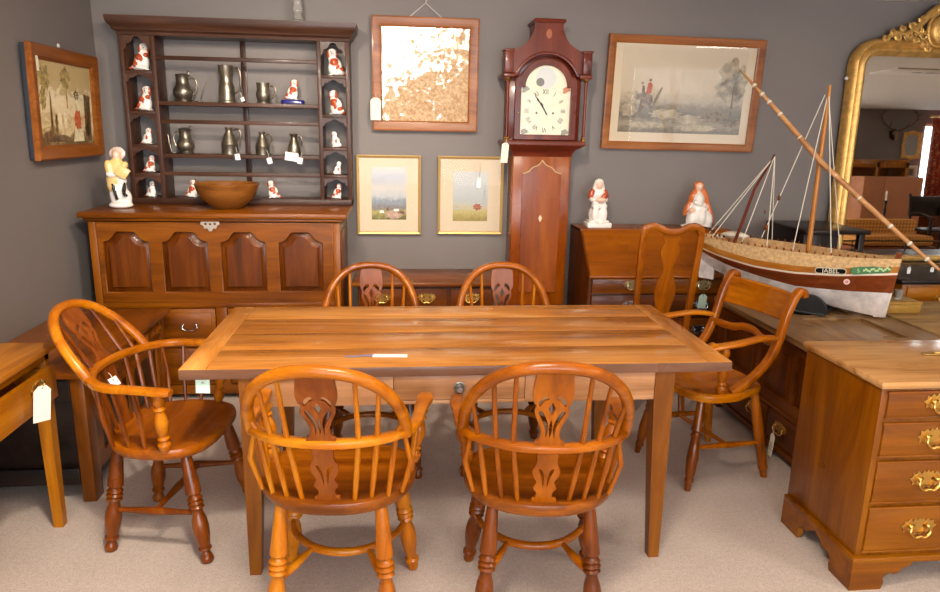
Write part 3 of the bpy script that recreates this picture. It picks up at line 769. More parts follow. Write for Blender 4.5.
# ---- pottery figures
CREAM = plain('cream_glaze', (236, 200, 130), .25, coat=.4)
SKIN = plain('skin_glaze', (236, 196, 170), .3, coat=.3)
PINKH = plain('pink_brim', (230, 206, 196), .3, coat=.3)
def fig(name, label, ells, vox, mats, loc, rot=0, sc=1, extra=None):
    m = blob(ells, vox)
    if extra: extra(m)
    o = obj(name, m, mats, None, loc, R(rot), sharp=80)
    o.scale = (sc,)*3
    return tag_props(o, label, 'figurine', 'pottery figures on the furniture')
E = [((0, 0, .015), (.062, .05, .02), None, 0), ((-.01, .012, .07), (.045, .034, .07), None, 0), ((.02, .01, .05), (.035, .035, .05), None, 0),
     ((-.004, 0, .20), (.044, .032, .062), None, 1), ((-.02, 0, .15), (.042, .034, .035), None, 1), ((-.03, 0, .12), (.03, .03, .04), None, 1), ((.012, -.006, .145), (.03, .025, .03), None, 0),
     ((-.038, -.016, .205), (.02, .02, .045), (0, -8, 0), 1), ((-.026, -.03, .175), (.028, .014, .014), (0, 0, 0), 0), ((.034, -.012, .215), (.018, .018, .03), (0, 30, 0), 1),
     ((-.018, -.028, .09), (.008, .01, .042), (0, -10, 0), 3), ((-.008, -.036, .05), (.011, .014, .007), None, 3), ((.03, -.03, .10), (.009, .011, .036), (0, 10, 0), 3), ((.036, -.038, .068), (.014, .014, .008), None, 3), ((.004, .0, .1), (.034, .03, .05), None, 0),
     ((0, 0, .272), (.021, .021, .027), None, 2), ((0, 0, .244), (.013, .012, .02), None, 2), ((0, .02, .280), (.042, .038, .010), (78, 0, 0), 4), ((0, .02, .29), (.026, .018, .022), None, 4)]
def acc(m):
    m.box(-.03, .032, -.012, .012, -.028, .028, .003, Tr(.03, -.038, .19) @ Ry(35), 1)
    for k_ in range(4): m.box(-.02+.012*k_, -.016+.012*k_, -.014, .014, -.03, .03, .001, Tr(.03, -.038, .19) @ Ry(35), 1)
fig('musician_figurine', 'white and cream pottery musician in a brimmed hat with squeezebox', E, .0055, [WHITE, CREAM, SKIN, EYE, PINKH], (-1.505, 3.99, ztop+.0006), 6, 1.04, acc)
E = [((0, .012, .07), (.044, .034, .06), None, 0), ((-.016, -.018, .118), (.024, .036, .02), None, 0), ((.02, -.018, .116), (.024, .036, .02), None, 0), ((0, .008, .165), (.032, .026, .05), None, 0),
     ((-.02, -.044, .075), (.02, .014, .05), None, 0), ((.02, -.044, .072), (.02, .014, .05), None, 0), ((0, -.036, .05), (.036, .014, .035), None, 0),
     ((-.036, .004, .182), (.016, .018, .032), (0, 16, 0), 1), ((.036, .004, .18), (.016, .018, .032), (0, -16, 0), 1), ((-.034, -.014, .15), (.013, .026, .013), (0, 0, 20), 0), ((.034, -.016, .15), (.013, .026, .013), (0, 0, -20), 0),
     ((.004, -.04, .152), (.026, .014, .013), None, 2), ((.022, -.03, .17), (.015, .013, .02), (0, 20, 0), 1), ((-.012, -.026, .16), (.016, .012, .018), None, 0),
     ((0, -.004, .232), (.018, .019, .024), None, 2), ((0, .004, .246), (.024, .021, .02), None, 0), ((-.02, .006, .222), (.010, .016, .03), (0, 10, 0), 0), ((.02, .006, .222), (.010, .016, .03), (0, -10, 0), 0), ((0, .012, .21), (.03, .016, .016), None, 0), ((-.012, -.058, .03), (.012, .014, .008), None, 0), ((.016, -.058, .03), (.012, .014, .008), None, 0)]
def sq(m): m.box(-.062, .062, -.066, .045, 0, .03, .006).box(-.05, .05, -.05, .04, .03, .04, .005)
fig('seated_woman_figurine', 'white pottery seated woman in a headscarf on the bureau left end', E, .0042, [WHITE, ORG, SKIN], (1.24, 4.22, .9312), 0, 1.06, sq).scale = (1.24, 1.05, 1.12)
E = [((0, 0, .012), (.09, .055, .014), None, 0), ((-.03, -.016, .05), (.036, .034, .055), (0, 12, 0), 0), ((.012, -.022, .055), (.032, .034, .06), None, 0), ((.05, -.008, .045), (.034, .034, .05), (0, -14, 0), 0), ((0, 0, .1), (.05, .036, .05), None, 0), ((-.004, -.014, .15), (.028, .024, .04), None, 0),
     ((-.03, .008, .17), (.022, .024, .045), (0, 22, 0), 1), ((.034, .008, .165), (.024, .026, .055), (0, -20, 0), 1), ((.066, .008, .09), (.02, .026, .075), (0, -20, 0), 1), ((-.056, .01, .11), (.016, .022, .05), (0, 20, 0), 1), ((0, .018, .17), (.04, .02, .05), None, 1),
     ((-.004, -.006, .222), (.018, .018, .023), None, 2), ((-.005, .006, .238), (.024, .019, .014), None, 1), ((-.024, .002, .226), (.010, .012, .018), None, 1), ((.016, .002, .226), (.010, .012, .018), None, 1), ((-.004, -.004, .196), (.011, .011, .014), None, 2),
     ((-.04, -.03, .095), (.02, .014, .016), None, 2), ((-.01, -.034, .135), (.03, .012, .012), (0, 25, 0), 0), ((.02, -.036, .1), (.026, .012, .012), (0, -25, 0), 0)]
fig('cloaked_woman_figurine', 'white pottery woman in an orange cloak on the bureau right end', E, .0042, [WHITE, plain('amber_glaze', (206, 112, 56), .22, coat=.4), SKIN], (1.865, 4.17, .9338), -5, 1.12).scale = (1.12, 1.05, 1.16)

# ================================================================== PICTURES
def clear_glass(name, ior):
    t = NT(name); t.n.remove(t.b)
    o_ = t.n['Material Output']; tr = t.add('ShaderNodeBsdfTransparent'); gl = t.add('ShaderNodeBsdfGlossy'); gl.inputs['Roughness'].default_value = .012
    mx = t.add('ShaderNodeMixShader'); lw = t.add('ShaderNodeFresnel'); lw.inputs[0].default_value = ior
    geo = t.add('ShaderNodeNewGeometry'); mm_ = t.add('ShaderNodeMath', operation='MULTIPLY'); iv = t.add('ShaderNodeMath', operation='SUBTRACT'); iv.inputs[0].default_value = 1
    t.ln(geo.outputs['Backfacing'], iv.inputs[1]); t.ln(iv.outputs[0], mm_.inputs[0]); t.ln(lw.outputs[0], mm_.inputs[1]); t.ln(mm_.outputs[0], mx.inputs[0])
    t.ln(tr.outputs[0], mx.inputs[1]); t.ln(gl.outputs[0], mx.inputs[2]); t.ln(mx.outputs[0], o_.inputs[0]); return t.m
PGLASS = clear_glass('picture_glass', 1.36); LGLASS = clear_glass('thin_clear_glass', 1.16)
def frame_mb(w, h, fw, d, prof=None):
    """mitred frame in the XZ plane, front at y=-d, back at 0, outer size w x h centred"""
    prof = prof or [(0, 0), (0, -d), (.15*fw, -d*1.05), (.8*fw, -d*.8), (fw, -d*.6), (fw, 0)]
    rr = []
    for sx, sz in ((-1, -1), (1, -1), (1, 1), (-1, 1)):
        rr.append([(sx*(w/2-a), y, sz*(h/2-a)) for a, y in prof])
    return MB().rings(rr, loop=True)
def quad(w, h, y, th=.002):
    return MB().box(-w/2, w/2, y-th/2, y+th/2, -h/2, h/2, 0)
def picture(name, label, loc, rot, w, h, fw, d, fmat, mat_art, mat_mat=None, aw=None, ah=None, ay=0, glass=PGLASS, cat='picture', group=None, prof=None):
    T = thing(name, label, cat, loc, rot, group)
    obj('frame', frame_mb(w, h, fw, d, prof), fmat, T, sharp=20)
    if mat_mat:
        obj('mount', quad(w-2*fw+.006, h-2*fw+.006, -d*.30), mat_mat, T)
        obj('print', MB().box(-aw/2, aw/2, -d*.30-.003, -d*.30-.0015, ay-ah/2, ay+ah/2, 0), mat_art, T)
    else: obj('image', quad(w-2*fw+.006, h-2*fw+.006, -d*.30), mat_art, T)
    if glass: obj('glass', MB().box(-w/2+fw-.002, w/2-fw+.002, -d*.52-.002, -d*.52, -h/2+fw-.002, h/2-fw+.002, 0), glass, T)
    return T
def land(name, stops, nscale=(1, 1, 1), amt=.25, sc=6, rnd=True):
    """printed landscape: colour bands by height (Generated z), broken by noise"""
    t = NT(name); tc = t.add('ShaderNodeTexCoord'); sp = t.add('ShaderNodeSeparateXYZ'); t.ln(tc.outputs['Generated'], sp.inputs[0])
    mp = t.add('ShaderNodeMapping'); mp.inputs['Scale'].default_value = nscale; t.ln(tc.outputs['Generated'], mp.inputs[0])
    n = t.noise(mp.outputs[0], sc, 6, .65, .4)
    ma = t.add('ShaderNodeMath', operation='MULTIPLY_ADD'); t.ln(n, ma.inputs[0]); ma.inputs[1].default_value = amt; t.ln(sp.outputs[2], ma.inputs[2])
    sb = t.add('ShaderNodeMath', operation='SUBTRACT'); t.ln(ma.outputs[0], sb.inputs[0]); sb.inputs[1].default_value = amt*.5
    t.set(col=t.ramp(sb.outputs[0], stops), rough=.7); return t.m
CRM = plain('cream_mount', (214, 196, 168), .8)
# left wall embroidery : tilted forward a little, in a deep maple frame
t = NT('needlework'); tc = t.add('ShaderNodeTexCoord'); v = tc.outputs['Generated']; sp = t.add('ShaderNodeSeparateXYZ'); t.ln(v, sp.inputs[0])
n = t.noise(v, 9, 5, .6, .8); n2 = t.noise(v, 130, 2)
ma = t.add('ShaderNodeMath', operation='MULTIPLY_ADD'); t.ln(n, ma.inputs[0]); ma.inputs[1].default_value = .62; t.ln(sp.outputs[2], ma.inputs[2])
c = t.ramp(ma.outputs[0], [(.34, (120, 100, 58)), (.44, (176, 148, 92)), (.54, (240, 218, 170)), (.64, (210, 180, 124)), (.74, (246, 228, 184)), (.92, (244, 228, 190)), (1.0, (206, 182, 128))])
c = t.mix(.3, c, t.mix(1.0, c, t.ramp(n2, [(.4, (150, 150, 150)), (.6, (255, 255, 255))]), 'MULTIPLY')); t.set(col=c, rough=.85)
NEEDLE = t.m
T = picture('framed_needlework', 'maple framed needlework picture hanging on the left wall', (XL+.012, 3.875, 1.59), (R(1.5), 0, R(90)), .74, .535, .07, .09, W('frame', 'x', rough=.3), NEEDLE, glass=LGLASS, prof=[(0, -.026), (0, -.046), (.008, -.052), (.055, -.044), (.07, -.034), (.07, -.026)])
obj('backing_box', MB().box(-.364, .364, -.0255, .0, -.262, .262, .003), plain('dark_backing', (42, 48, 58), .6), T)
# needlework figures, flat coloured stitches
FIGC = [plain('stitch_red', (190, 96, 56), .85, var=.25, vs=60), plain('stitch_dark', (104, 78, 48), .85, var=.4, vs=45), plain('stitch_cream', (236, 218, 178), .85, var=.12, vs=50), plain('stitch_green', (160, 140, 86), .85, var=.3, vs=40)]
m = MB()
yf = -.0292
def flatpoly(m, pts, mi, y=yf): m.prism([(x, z) for x, z in pts], 0, .0012, Tr(0, y, 0) @ Rx(90), mi)
def rag(cx, cz, rx_, rz_, n_=36, k_=.2, ph=0): return [(cx+rx_*math.cos(a)*(1+k_*math.sin(9*a+ph)), cz+rz_*math.sin(a)*(1+k_*math.cos(7*a+ph))) for a in [2*PI*q_/n_ for q_ in range(n_)]]
flatpoly(m, rag(-.22, .12, .05, .06), 3); flatpoly(m, rag(-.25, .02, .03, .05, ph=1), 3); flatpoly(m, rag(.0, .13, .05, .05, ph=2), 3)
flatpoly(m, [(-.006, -.02), (.008, -.02), (.006, .1), (-.004, .1)], 3)
flatpoly(m, [(-.29, -.185), (.0, -.185), (.01, -.165), (-.06, -.15), (-.14, -.155), (-.2, -.13), (-.26, -.14)], 1)
flatpoly(m, [(-.19, -.15), (-.165, -.15), (-.168, .0), (-.176, .06), (-.184, .0)], 1)
flatpoly(m, rag(-.13, -.1, .012, .05), 1); flatpoly(m, rag(-.09, -.08, .018, .045), 2); flatpoly(m, rag(-.03, -.07, .016, .05), 2)
flatpoly(m, [(.05, -.185), (.17, -.185), (.16, -.12), (.07, -.12)], 2)
flatpoly(m, rag(.11, -.075, .038, .05), 0); flatpoly(m, rag(.112, .0, .03, .03), 2); flatpoly(m, rag(.11, .05, .026, .022, ph=1), 1); flatpoly(m, rag(.11, .045, .014, .018, k_=.05), 2)
flatpoly(m, [(.19, -.185), (.265, -.185), (.27, .05), (.2, .06)], 1); flatpoly(m, [(.208, -.15), (.25, -.15), (.25, .02), (.21, .02)], 3); flatpoly(m, rag(.228, -.06, .016, .03), 0)
obj('stitched_figures', m, FIGC, T)
obj('nail', MB().lathe([(0, .004), (.006, .011), (.012, .008)], 12, Tr(0.0, -.004, .285) @ Rx(90)), WHITE, T)
hangtag('slim cream price tag at the top corner of the framed needlework', (XL+.060, 3.575, 1.845), .10, .022, 90, 0, TAG, .012)

# speckled old square mirror
t = NT('foxed_mirror'); v = t.coords((1, 1, 1), rnd=False)
tc = t.add('ShaderNodeTexCoord'); sp = t.add('ShaderNodeSeparateXYZ'); t.ln(tc.outputs['Generated'], sp.inputs[0])
n = t.noise(v, 26, 6, .75); nb = t.noise(v, 4.5, 3, .5)
ad = t.add('ShaderNodeMath', operation='MULTIPLY_ADD'); t.ln(nb, ad.inputs[0]); ad.inputs[1].default_value = .5; t.ln(n, ad.inputs[2])
sb = t.add('ShaderNodeMath', operation='MULTIPLY_ADD'); t.ln(sp.outputs[2], sb.inputs[0]); sb.inputs[1].default_value = -.26; t.ln(ad.outputs[0], sb.inputs[2])
sx_ = t.add('ShaderNodeMath', operation='MULTIPLY_ADD'); t.ln(sp.outputs[0], sx_.inputs[0]); sx_.inputs[1].default_value = .16; t.ln(sb.outputs[0], sx_.inputs[2])
mask = t.ramp(sx_.outputs[0], [(.60, (0, 0, 0)), (.70, (255, 255, 255))])
mt = t.add('ShaderNodeMapRange'); t.ln(mask, mt.inputs[0]); mt.inputs[3].default_value = .95; mt.inputs[4].default_value = 0
rg = t.add('ShaderNodeMapRange'); t.ln(mask, rg.inputs[0]); rg.inputs[3].default_value = .10; rg.inputs[4].default_value = .6
col = t.mix(mask, (222, 218, 212), t.ramp(t.noise(v, 60, 4, .7), [(.35, (172, 132, 92)), (.65, (214, 186, 150))]))
FOX = t.set(spec=.15, col=col, metal=mt.outputs[0], rough=rg.outputs[0])
T = picture('wall_mirror', 'speckled old square mirror in a flat wooden frame', (.172, 4.372, 1.818), (R(2.2), 0, 0), .632, .650, .058, .035, W('frame', 'x', rough=.35), FOX, glass=False, cat='mirror')
m = MB().tube([(-.095, -.01, .325), (-.002, -.006, .402), (.095, -.01, .325)], .0028, 6); m.tube([(-.002, -.006, .402), (.004, -.004, .42), (.0, -.006, .432)], .0028, 6)
obj('hanging_cord', m, plain('white_cord', (214, 206, 198), .7), T)
hangtag('cream price tag at the left edge of the square mirror', (-.125, 4.325, 1.70), .13, .062, 0, 0, TAG, .02)

# two gilt framed watercolours
art1 = land('watercolour_river', [(.02, (104, 100, 56)), (.14, (176, 164, 100)), (.22, (128, 118, 112)), (.34, (140, 148, 158)), (.46, (186, 188, 190)), (.6, (202, 196, 190)), (.8, (180, 184, 194)), (1, (210, 206, 200))], (2, 1, 3), .34, 4)
art2 = land('watercolour_mill', [(.02, (150, 134, 76)), (.18, (184, 168, 108)), (.3, (188, 180, 154)), (.42, (178, 184, 182)), (.7, (192, 196, 196)), (1, (200, 200, 196))], (2, 1, 3), .34, 5)
GILTF = plain('gilt_strip', (216, 178, 110), .4, .55)
T1 = picture('framed_watercolour', 'gilt framed watercolour of cattle by water, left of the pair', (-.051, 4.386, 1.099), (R(1.0), 0, 0), .395, .488, .016, .02, GILTF, art1, CRM, .215, .325, .01, glass=LGLASS, group='pair of gilt framed watercolours')
m = MB(); fl_ = [plain('paint_pink', (180, 150, 132), .7, var=.15, vs=60), plain('paint_brown', (120, 84, 70), .7), plain('paint_white', (240, 236, 230), .7)]
yf = -.0105
flatpoly(m, rag(.03, -.122, .05, .026, k_=.14), 0, yf); flatpoly(m, rag(.075, -.108, .024, .012), 1, yf); flatpoly(m, [(-.02, -.09), (.0, -.1), (-.005, -.07)], 1, yf)
flatpoly(m, [(.03, -.1), (.06, -.1), (.06, -.085), (.03, -.085)], 2, yf); flatpoly(m, [(-.06, -.11), (-.03, -.11), (-.035, -.095), (-.055, -.095)], 2, yf)
obj('painted_figures', m, fl_, T1)
T2 = picture('framed_watercolour', 'gilt framed watercolour of a tower by a red roof, right of the pair', (.459, 4.386, 1.101), (R(1.0), 0, 0), .412, .486, .016, .02, GILTF, art2, CRM, .22, .31, -.005, glass=LGLASS, group='pair of gilt framed watercolours')
m = MB(); fl2 = [plain('paint_red', (160, 94, 76), .7, var=.25, vs=80), plain('paint_grey', (176, 178, 180), .7, var=.1, vs=60), fl_[2]]
flatpoly(m, rag(.045, -.07, .026, .02), 0, yf); flatpoly(m, [(.08, -.07), (.098, -.07), (.094, .08), (.085, .08)], 1, yf); flatpoly(m, [(-.1, -.085), (-.06, -.085), (-.08, -.06)], 1, yf)
obj('painted_figures', m, fl2, T2)
hangtag('white price tag hanging over the right-hand watercolour', (.515, 4.364, 1.305), .07, .026, 0, 3, PAPER, .085, plain('black_string', (60, 56, 56), .7))

# hunting print
art3 = land('hunting_scene', [(.02, (118, 108, 92)), (.10, (156, 144, 122)), (.2, (112, 104, 90)), (.30, (136, 126, 108)), (.38, (176, 162, 138)), (.5, (200, 184, 158)), (1, (206, 190, 166))], (3, 1, 2.4), .26, 6)
T = picture('hunting_print', 'wide oak framed hunting print with riders, right of the clock', (1.782, 4.378, 1.745), (R(2.0), R(.5), 0), 1.0, .682, .048, .03, W('frame', 'x', rough=.35), art3, CRM, .80, .515, .022)
m = MB(); yf = -.0145
hm = [plain('ink_brown', (118, 104, 86), .8, var=.3, vs=50), plain('coat_red', (176, 84, 60), .8), plain('ink_mid', (164, 150, 126), .8, var=.18, vs=30), plain('ink_pale', (196, 184, 164), .8)]
_fp = flatpoly
def flatpoly(m, pts, mi, y): _fp(m, [(-.235+(x+.235)*.62, -.03+(z+.03)*.62) if x < .0 and z > -.19 else (x, z) for x, z in pts], mi, y)
flatpoly(m, [(-.31, -.16), (-.28, -.16), (-.24, -.08), (-.2, -.1), (-.17, -.17), (-.15, -.17), (-.16, -.06), (-.17, .0), (-.24, .03), (-.29, .02), (-.36, -.01), (-.33, -.04), (-.29, -.03), (-.29, -.08)], 0, yf)
flatpoly(m, [(-.24, .02), (-.19, .02), (-.18, .1), (-.2, .13), (-.225, .12)], 1, yf-.001); flatpoly(m, arc(-.205, .15, .014, 0, 330, 10), 0, yf-.001)
flatpoly(m, [(-.29, .0), (-.25, .02), (-.26, .09), (-.28, .1)], 0, yf-.001); flatpoly(m, arc(-.285, .12, .013, 0, 330, 10), 0, yf-.001)
flatpoly(m, [(-.16, -.1), (-.14, -.09), (-.1, .0), (-.07, .08), (-.08, .09), (-.12, .02), (-.15, -.04)], 0, yf)
for cx, cz, rx_, rz_ in ((-.32, -.02, .06, .035), (-.34, -.10, .05, .04), (-.1, -.12, .10, .03), (.06, -.15, .09, .028), (.22, -.13, .10, .03), (.33, -.16, .06, .03), (-.22, -.19, .12, .02), (.1, -.20, .14, .02)):
    _fp(m, rag(cx, cz, rx_, rz_, 40, .16, cx*9), 2 if cx < .2 else 0, yf)
for cx, cz, rx_, rz_ in ((.3, .13, .07, .09), (.36, .08, .05, .1), (.26, .04, .05, .06), (.33, .0, .06, .05)):
    flatpoly(m, [(cx+rx_*math.cos(a)*(1+.22*math.sin(7*a)), cz+rz_*math.sin(a)*(1+.22*math.cos(5*a))) for a in [2*PI*j/30 for j in range(30)]], 2, yf)
flatpoly(m, [(.32, -.12), (.335, -.12), (.33, .06), (.322, .06)], 0, yf-.001)
obj('engraved_figures', m, hm, T)

flatpoly = _fp
# ================================================================== LONGCASE CLOCK
T = thing('longcase_clock', 'tall longcase clock with arched white dial and inlaid trunk', 'clock', (.872, 4.38, 0))
MH, MHz = W('mahog', 'x', rough=.3, coat=.3), W('mahog', 'z', rough=.3, coat=.3)
TRz = W('trunk', 'z', rough=.26, coat=.5); TRx = W('trunk', 'x', rough=.26, coat=.5)
obj('plinth', MB().box(-.228, .228, -.235, 0, 0, .10, .006), MH, T)
obj('base', MB().box(-.215, .215, -.225, 0, .10, .36, .004), TRz, T)
m = MB(); m.rings([[(-a, -b, z), (a, -b, z), (a, 0, z), (-a, 0, z)] for z, a, b in ((.36, .22, .23), (.375, .222, .232), (.395, .212, .215), (.42, .19, .19), (.435, .183, .183))])
obj('waist_moulding', m, MH, T)
obj('trunk', MB().box(-.177, .177, -.18, 0, .435, 1.365, .004), TRz, T)
# trunk door with shaped top
dw = .118
half = smooth_poly([(0, 1.335), (.012, 1.318), (.03, 1.303), (.05, 1.296), (.066, 1.285), (.08, 1.270), (.095, 1.262), (dw, 1.255)], 3)
out = [(-dw, .52), (dw, .52)]+half[::-1]+[(-a, b) for a, b in half[1:]]
dd = obj('trunk_door', MB().prism(out, 0, .012, Tr(0, -.18, 0) @ Rx(90)), W('trunk', 'z', rough=.22, coat=.6, k=.7), T)
edge = [(a, -.193, b) for a, b in half]; edge2 = [(-a, -.193, b) for a, b in half]
obj('inlay', MB().tube(edge, .003, 6).tube(edge2, .003, 6), plain('inlay_pale', (214, 190, 140), .4), dd)
obj('keyhole_plate', MB().prism([(0, .022), (.008, .008), (.011, 0), (.006, -.012), (0, -.024), (-.006, -.012), (-.011, 0), (-.008, .008)], 0, .002, Tr(.0, -.192, .985) @ Rx(90)), plain('bone', (224, 206, 170), .4), dd)
# throat under hood
m = MB(); m.rings([[(-a, -b, z), (a, -b, z), (a, 0, z), (-a, 0, z)] for z, a, b in ((1.355, .178, .181), (1.38, .184, .187), (1.40, .20, .202), (1.415, .228, .226), (1.425, .245, .238), (1.437, .248, .24), (1.45, .24, .235))])
obj('throat_moulding', m, MH, T)
# hood: box behind, front with arched opening
zb, zs, za = 1.45, 1.755, 1.905
obj('hood', MB().box(-.215, .215, -.175, 0, zb, 1.83, .003), MHz, T)
rr = .125
op = [(-.148, zb+.035), (.148, zb+.035), (.148, zs), (rr, zs)]+[(x, z) for x, z in arc(0, zs, rr, 0, 180, 24)][1:-1]+[(-rr, zs), (-.148, zs)]
outd = [(-.185, zb+.005), (.185, zb+.005), (.185, zs+.04), (.165, zs+.06)]+[(x, z) for x, z in arc(0, zs, .162, 22, 158, 20)]+[(-.165, zs+.06), (-.185, zs+.04)]
hd = obj('hood_door', MB().cut(outd, [op], .018, Tr(0, -.208, 0) @ Rx(90), bev=.003), MHz, T)
obj('door_knob', MB().ball((-.167, -.23, 1.61), .005), BRASS, hd)
# dial
DIAL = plain('dial_enamel', (232, 226, 200), .45, var=.03, vs=30)
dpts = [(-.15, zb+.03), (.15, zb+.03), (.15, zs+.005)]+[(x, z) for x, z in arc(0, zs, .140, 0, 180, 24)]+[(-.15, zs+.005)]
dial = obj('dial', MB().prism(dpts, 0, .004, Tr(0, -.188, 0) @ Rx(90)), DIAL, T)
INK = plain('dial_ink', (40, 38, 44), .5)
m = MB(); cz = 1.622
for k_, tx in enumerate(['XII', 'I', 'II', 'III', 'IIII', 'V', 'VI', 'VII', 'VIII', 'IX', 'X', 'XI']):
    a = R(90-30*k_)
    m.text(tx, .041, Tr(.108*math.cos(a), -.1925, cz+.108*math.sin(a)) @ Rx(90) @ Rz(-30*k_), sx=.75)
for rad in (.134,):
    for k_ in range(60):
        a = R(6*k_); m.box(-.0008, .0008, -.0002, .0002, 0, .004, 0, Tr(rad*math.cos(a), -.1922, cz+rad*math.sin(a)) @ Ry(90-6*k_))
obj('numerals', m, INK, dial)
for sx in (-1, 1): obj('winding_hole', MB().lathe([(0, .006), (.002, .006)], 12, Tr(sx*.05, -.192, cz-.012) @ Rx(90)), INK, dial)
for sx in (-1, 1):
    for zz in (zb+.05, zs-.012):
        obj('spandrel', MB().prism([(0.022*math.cos(a)*(1+.3*math.cos(3*a)), .018*math.sin(a)*(1+.3*math.sin(2*a))) for a in [2*PI*j/20 for j in range(20)]], 0, .0008, Tr(sx*.122, -.1922, zz) @ Rx(90)), plain('spandrel_grey', (150, 148, 138), .6) if zz < 1.6 or sx < 0 else plain('spandrel_red', (196, 130, 100), .6), dial)
def hand(name, L_, ang, y, w_):
    pts = smooth_poly([(-w_*.5, -.02), (w_*.5, -.02), (w_*.5, L_*.5), (w_*1.3, L_*.62), (w_*.5, L_*.74), (.0006, L_), (-w_*.5, L_*.74), (-w_*1.3, L_*.62), (-w_*.5, L_*.5)], 2, True)
    obj(name, MB().prism(pts, 0, .0015, Tr(0, y, cz) @ Ry(ang) @ Rx(90)), INK, dial)
hand('hour_hand', .062, -28, -.194, .007); hand('minute_hand', .118, -35, -.1965, .005)
hand('seconds_hand', .03, 150, -.198, .003)
obj('moon_disc', MB().prism(arc(0, zs+.055, .06, 0, 355, 30), 0, .001, Tr(0, -.1922, 0) @ Rx(90)).prism(arc(-.034, zs+.03, .024, 0, 355, 20), 0, .001, Tr(0, -.1935, 0) @ Rx(90), 1), [plain('moon_sky', (206, 210, 208), .5), plain('moon_dark', (120, 118, 116), .5)], dial)
obj('hood_glass', MB().prism(op, 0, .002, Tr(0, -.2005, 0) @ Rx(90)), LGLASS, T)
# crest front: shaped pagoda with arched underside
zt = 1.835
half = smooth_poly([(.205, 1.955), (.165, 1.972), (.125, 2.0), (.098, 2.04), (.083, 2.085), (.085, 2.112)], 5)
out = [(-.215, zt)]+[(-.215, 1.94)]+[(-a, b) for a, b in half]+[(0, 2.12)]+half[::-1]+[(.215, 1.94), (.215, zt)]
und = [(.182, zt)]+[(x, z) for x, z in arc(0, zs-.005, .20, 24, 156, 20)]+[(-.182, zt)]
obj('hood_crest', MB().prism(out+und, 0, .03, Tr(0, -.192, 0) @ Rx(90)), MHz, T)
obj('crest_top', MB().rings([[(-.088, -.238, 2.11), (.088, -.238, 2.11), (.088, -.03, 2.11), (-.088, -.03, 2.11)], [(-.094, -.243, 2.122), (.094, -.243, 2.122), (.094, -.03, 2.122), (-.094, -.03, 2.122)], [(-.088, -.238, 2.13), (.088, -.238, 2.13), (.088, -.03, 2.13), (-.088, -.03, 2.13)]]).box(-.08, .08, -.19, -.03, 1.93, 2.112, .002).box(-.2, .2, -.165, -.02, 1.82, 1.95, .002), MH, T)
am = [(x, -.222, z) for x, z in [(.215, zt-.01), (.178, zt-.01)]+arc(0, zs-.005, .195, 24, 156, 22)+[(-.178, zt-.01), (-.215, zt-.01)]]
obj('arch_moulding', MB().tube(am, (.010, .007), 8, up=(0, 1, 0)), MH, T)
for sx in (-1, 1):
    obj('corner_block', MB().box(sx*.205, sx*.255, -.25, -.15, zt-.005, 1.955, .004).box(sx*.2, sx*.26, -.256, -.15, 1.948, 1.96, .003), MHz, T)
    obj('cornice', MB().box(sx*.188, sx*.262, -.252, -.005, zt-.03, zt-.006, .006), MH, T)
    cl = obj('column', MB().lathe([(0, .010), (.33, .009)], 14, Tr(sx*.232, -.226, zb+.022)), MHz, T)
    obj('column_base', MB().lathe([(0, .016), (.006, .017), (.012, .012), (.02, .014), (.024, .010)], 14, Tr(sx*.232, -.226, zb+.0)), BRASS, cl)
    obj('capital', MB().lathe([(0, .010), (.006, .015), (.012, .012), (.022, .017), (.03, .017)], 14, Tr(sx*.232, -.226, zb+.333)), BRASS, cl)
obj('crest_inlay', MB().prism([(.016*math.cos(a), .026*math.sin(a)) for a in [2*PI*j/20 for j in range(20)]], 0, .0015, Tr(.0, -.2225, 2.05) @ Rx(90)), plain('inlay_amber', (160, 84, 44), .35), T)
hangtag('cream price tag hanging from the clock hood', (.872-.236, 4.126, 1.455), .115, .042, 0, 4, TAG, .02)

# ================================================================== LOW SIDE TABLE under prints
T = thing('side_table', 'low mahogany side table with brass handled drawers under the prints', 'side table', (.17, 4.15, 0))
obj('tabletop', MB().box(-.43, .43, -.21, .215, .612, .634, .006), W('elm', 'x', rough=.25, coat=.5), T)
obj('carcass', MB().box(-.40, .40, -.165, .20, .40, .612, .003), W('oakdark', 'x'), T)
for a, b in ((-.385, -.14), (-.12, .12), (.14, .385)):
    d = obj('drawer', MB().box(a, b, -.180, -.166, .47, .594, .004), W('oakdark', 'x', rough=.3), T)
    bail_handle((a+b)/2, -.181, .54, .06, d, BRASS)
for sx in (-1, 1):
    for y_ in (-.14, .17):
        obj('leg', MB().rings([[(sx*.38+q*w_/2, y_+r_*w_/2, z) for q, r_ in ((-1, -1), (1, -1), (1, 1), (-1, 1))] for z, w_ in ((0, .03), (.40, .042), (.48, .042))]), W('oakdark', 'z'), T)

# ================================================================== BUREAU
T = thing('bureau', 'walnut slant-front bureau with four long drawers against the back wall', 'bureau', (1.59, 3.87, 0))
bw_, bd = .48, .49
BZ, BX = W('bureau', 'z', rough=.3, coat=.3), W('bureau', 'x', rough=.28, coat=.4)
side = [(0, .08), (bd, .08), (bd, .93), (bd-.235, .93), (.0, .69)]
for sx in (-1, 1):
    obj('side', MB().prism([(y, z) for y, z in side], -.009, .009, Matrix(((0, 0, 1, sx*(bw_-.009)), (1, 0, 0, 0), (0, 1, 0, 0), (0, 0, 0, 1)))), W('oakdark', 'z', rough=.4), T)
obj('top', MB().box(-bw_, bw_, bd-.245, bd, .915, .931, .002), BX, T)
obj('back', MB().box(-bw_+.018, bw_-.018, bd-.012, bd, .08, .915, .001), W('oakdark', 'z'), T)
ang = math.atan2(.24, .255)
p = [(-.002, .692), (.252, .930)]
fm = MB(); Mx = Matrix(((0, 0, 1, 0), (1, 0, 0, 0), (0, 1, 0, 0), (0, 0, 0, 1)))
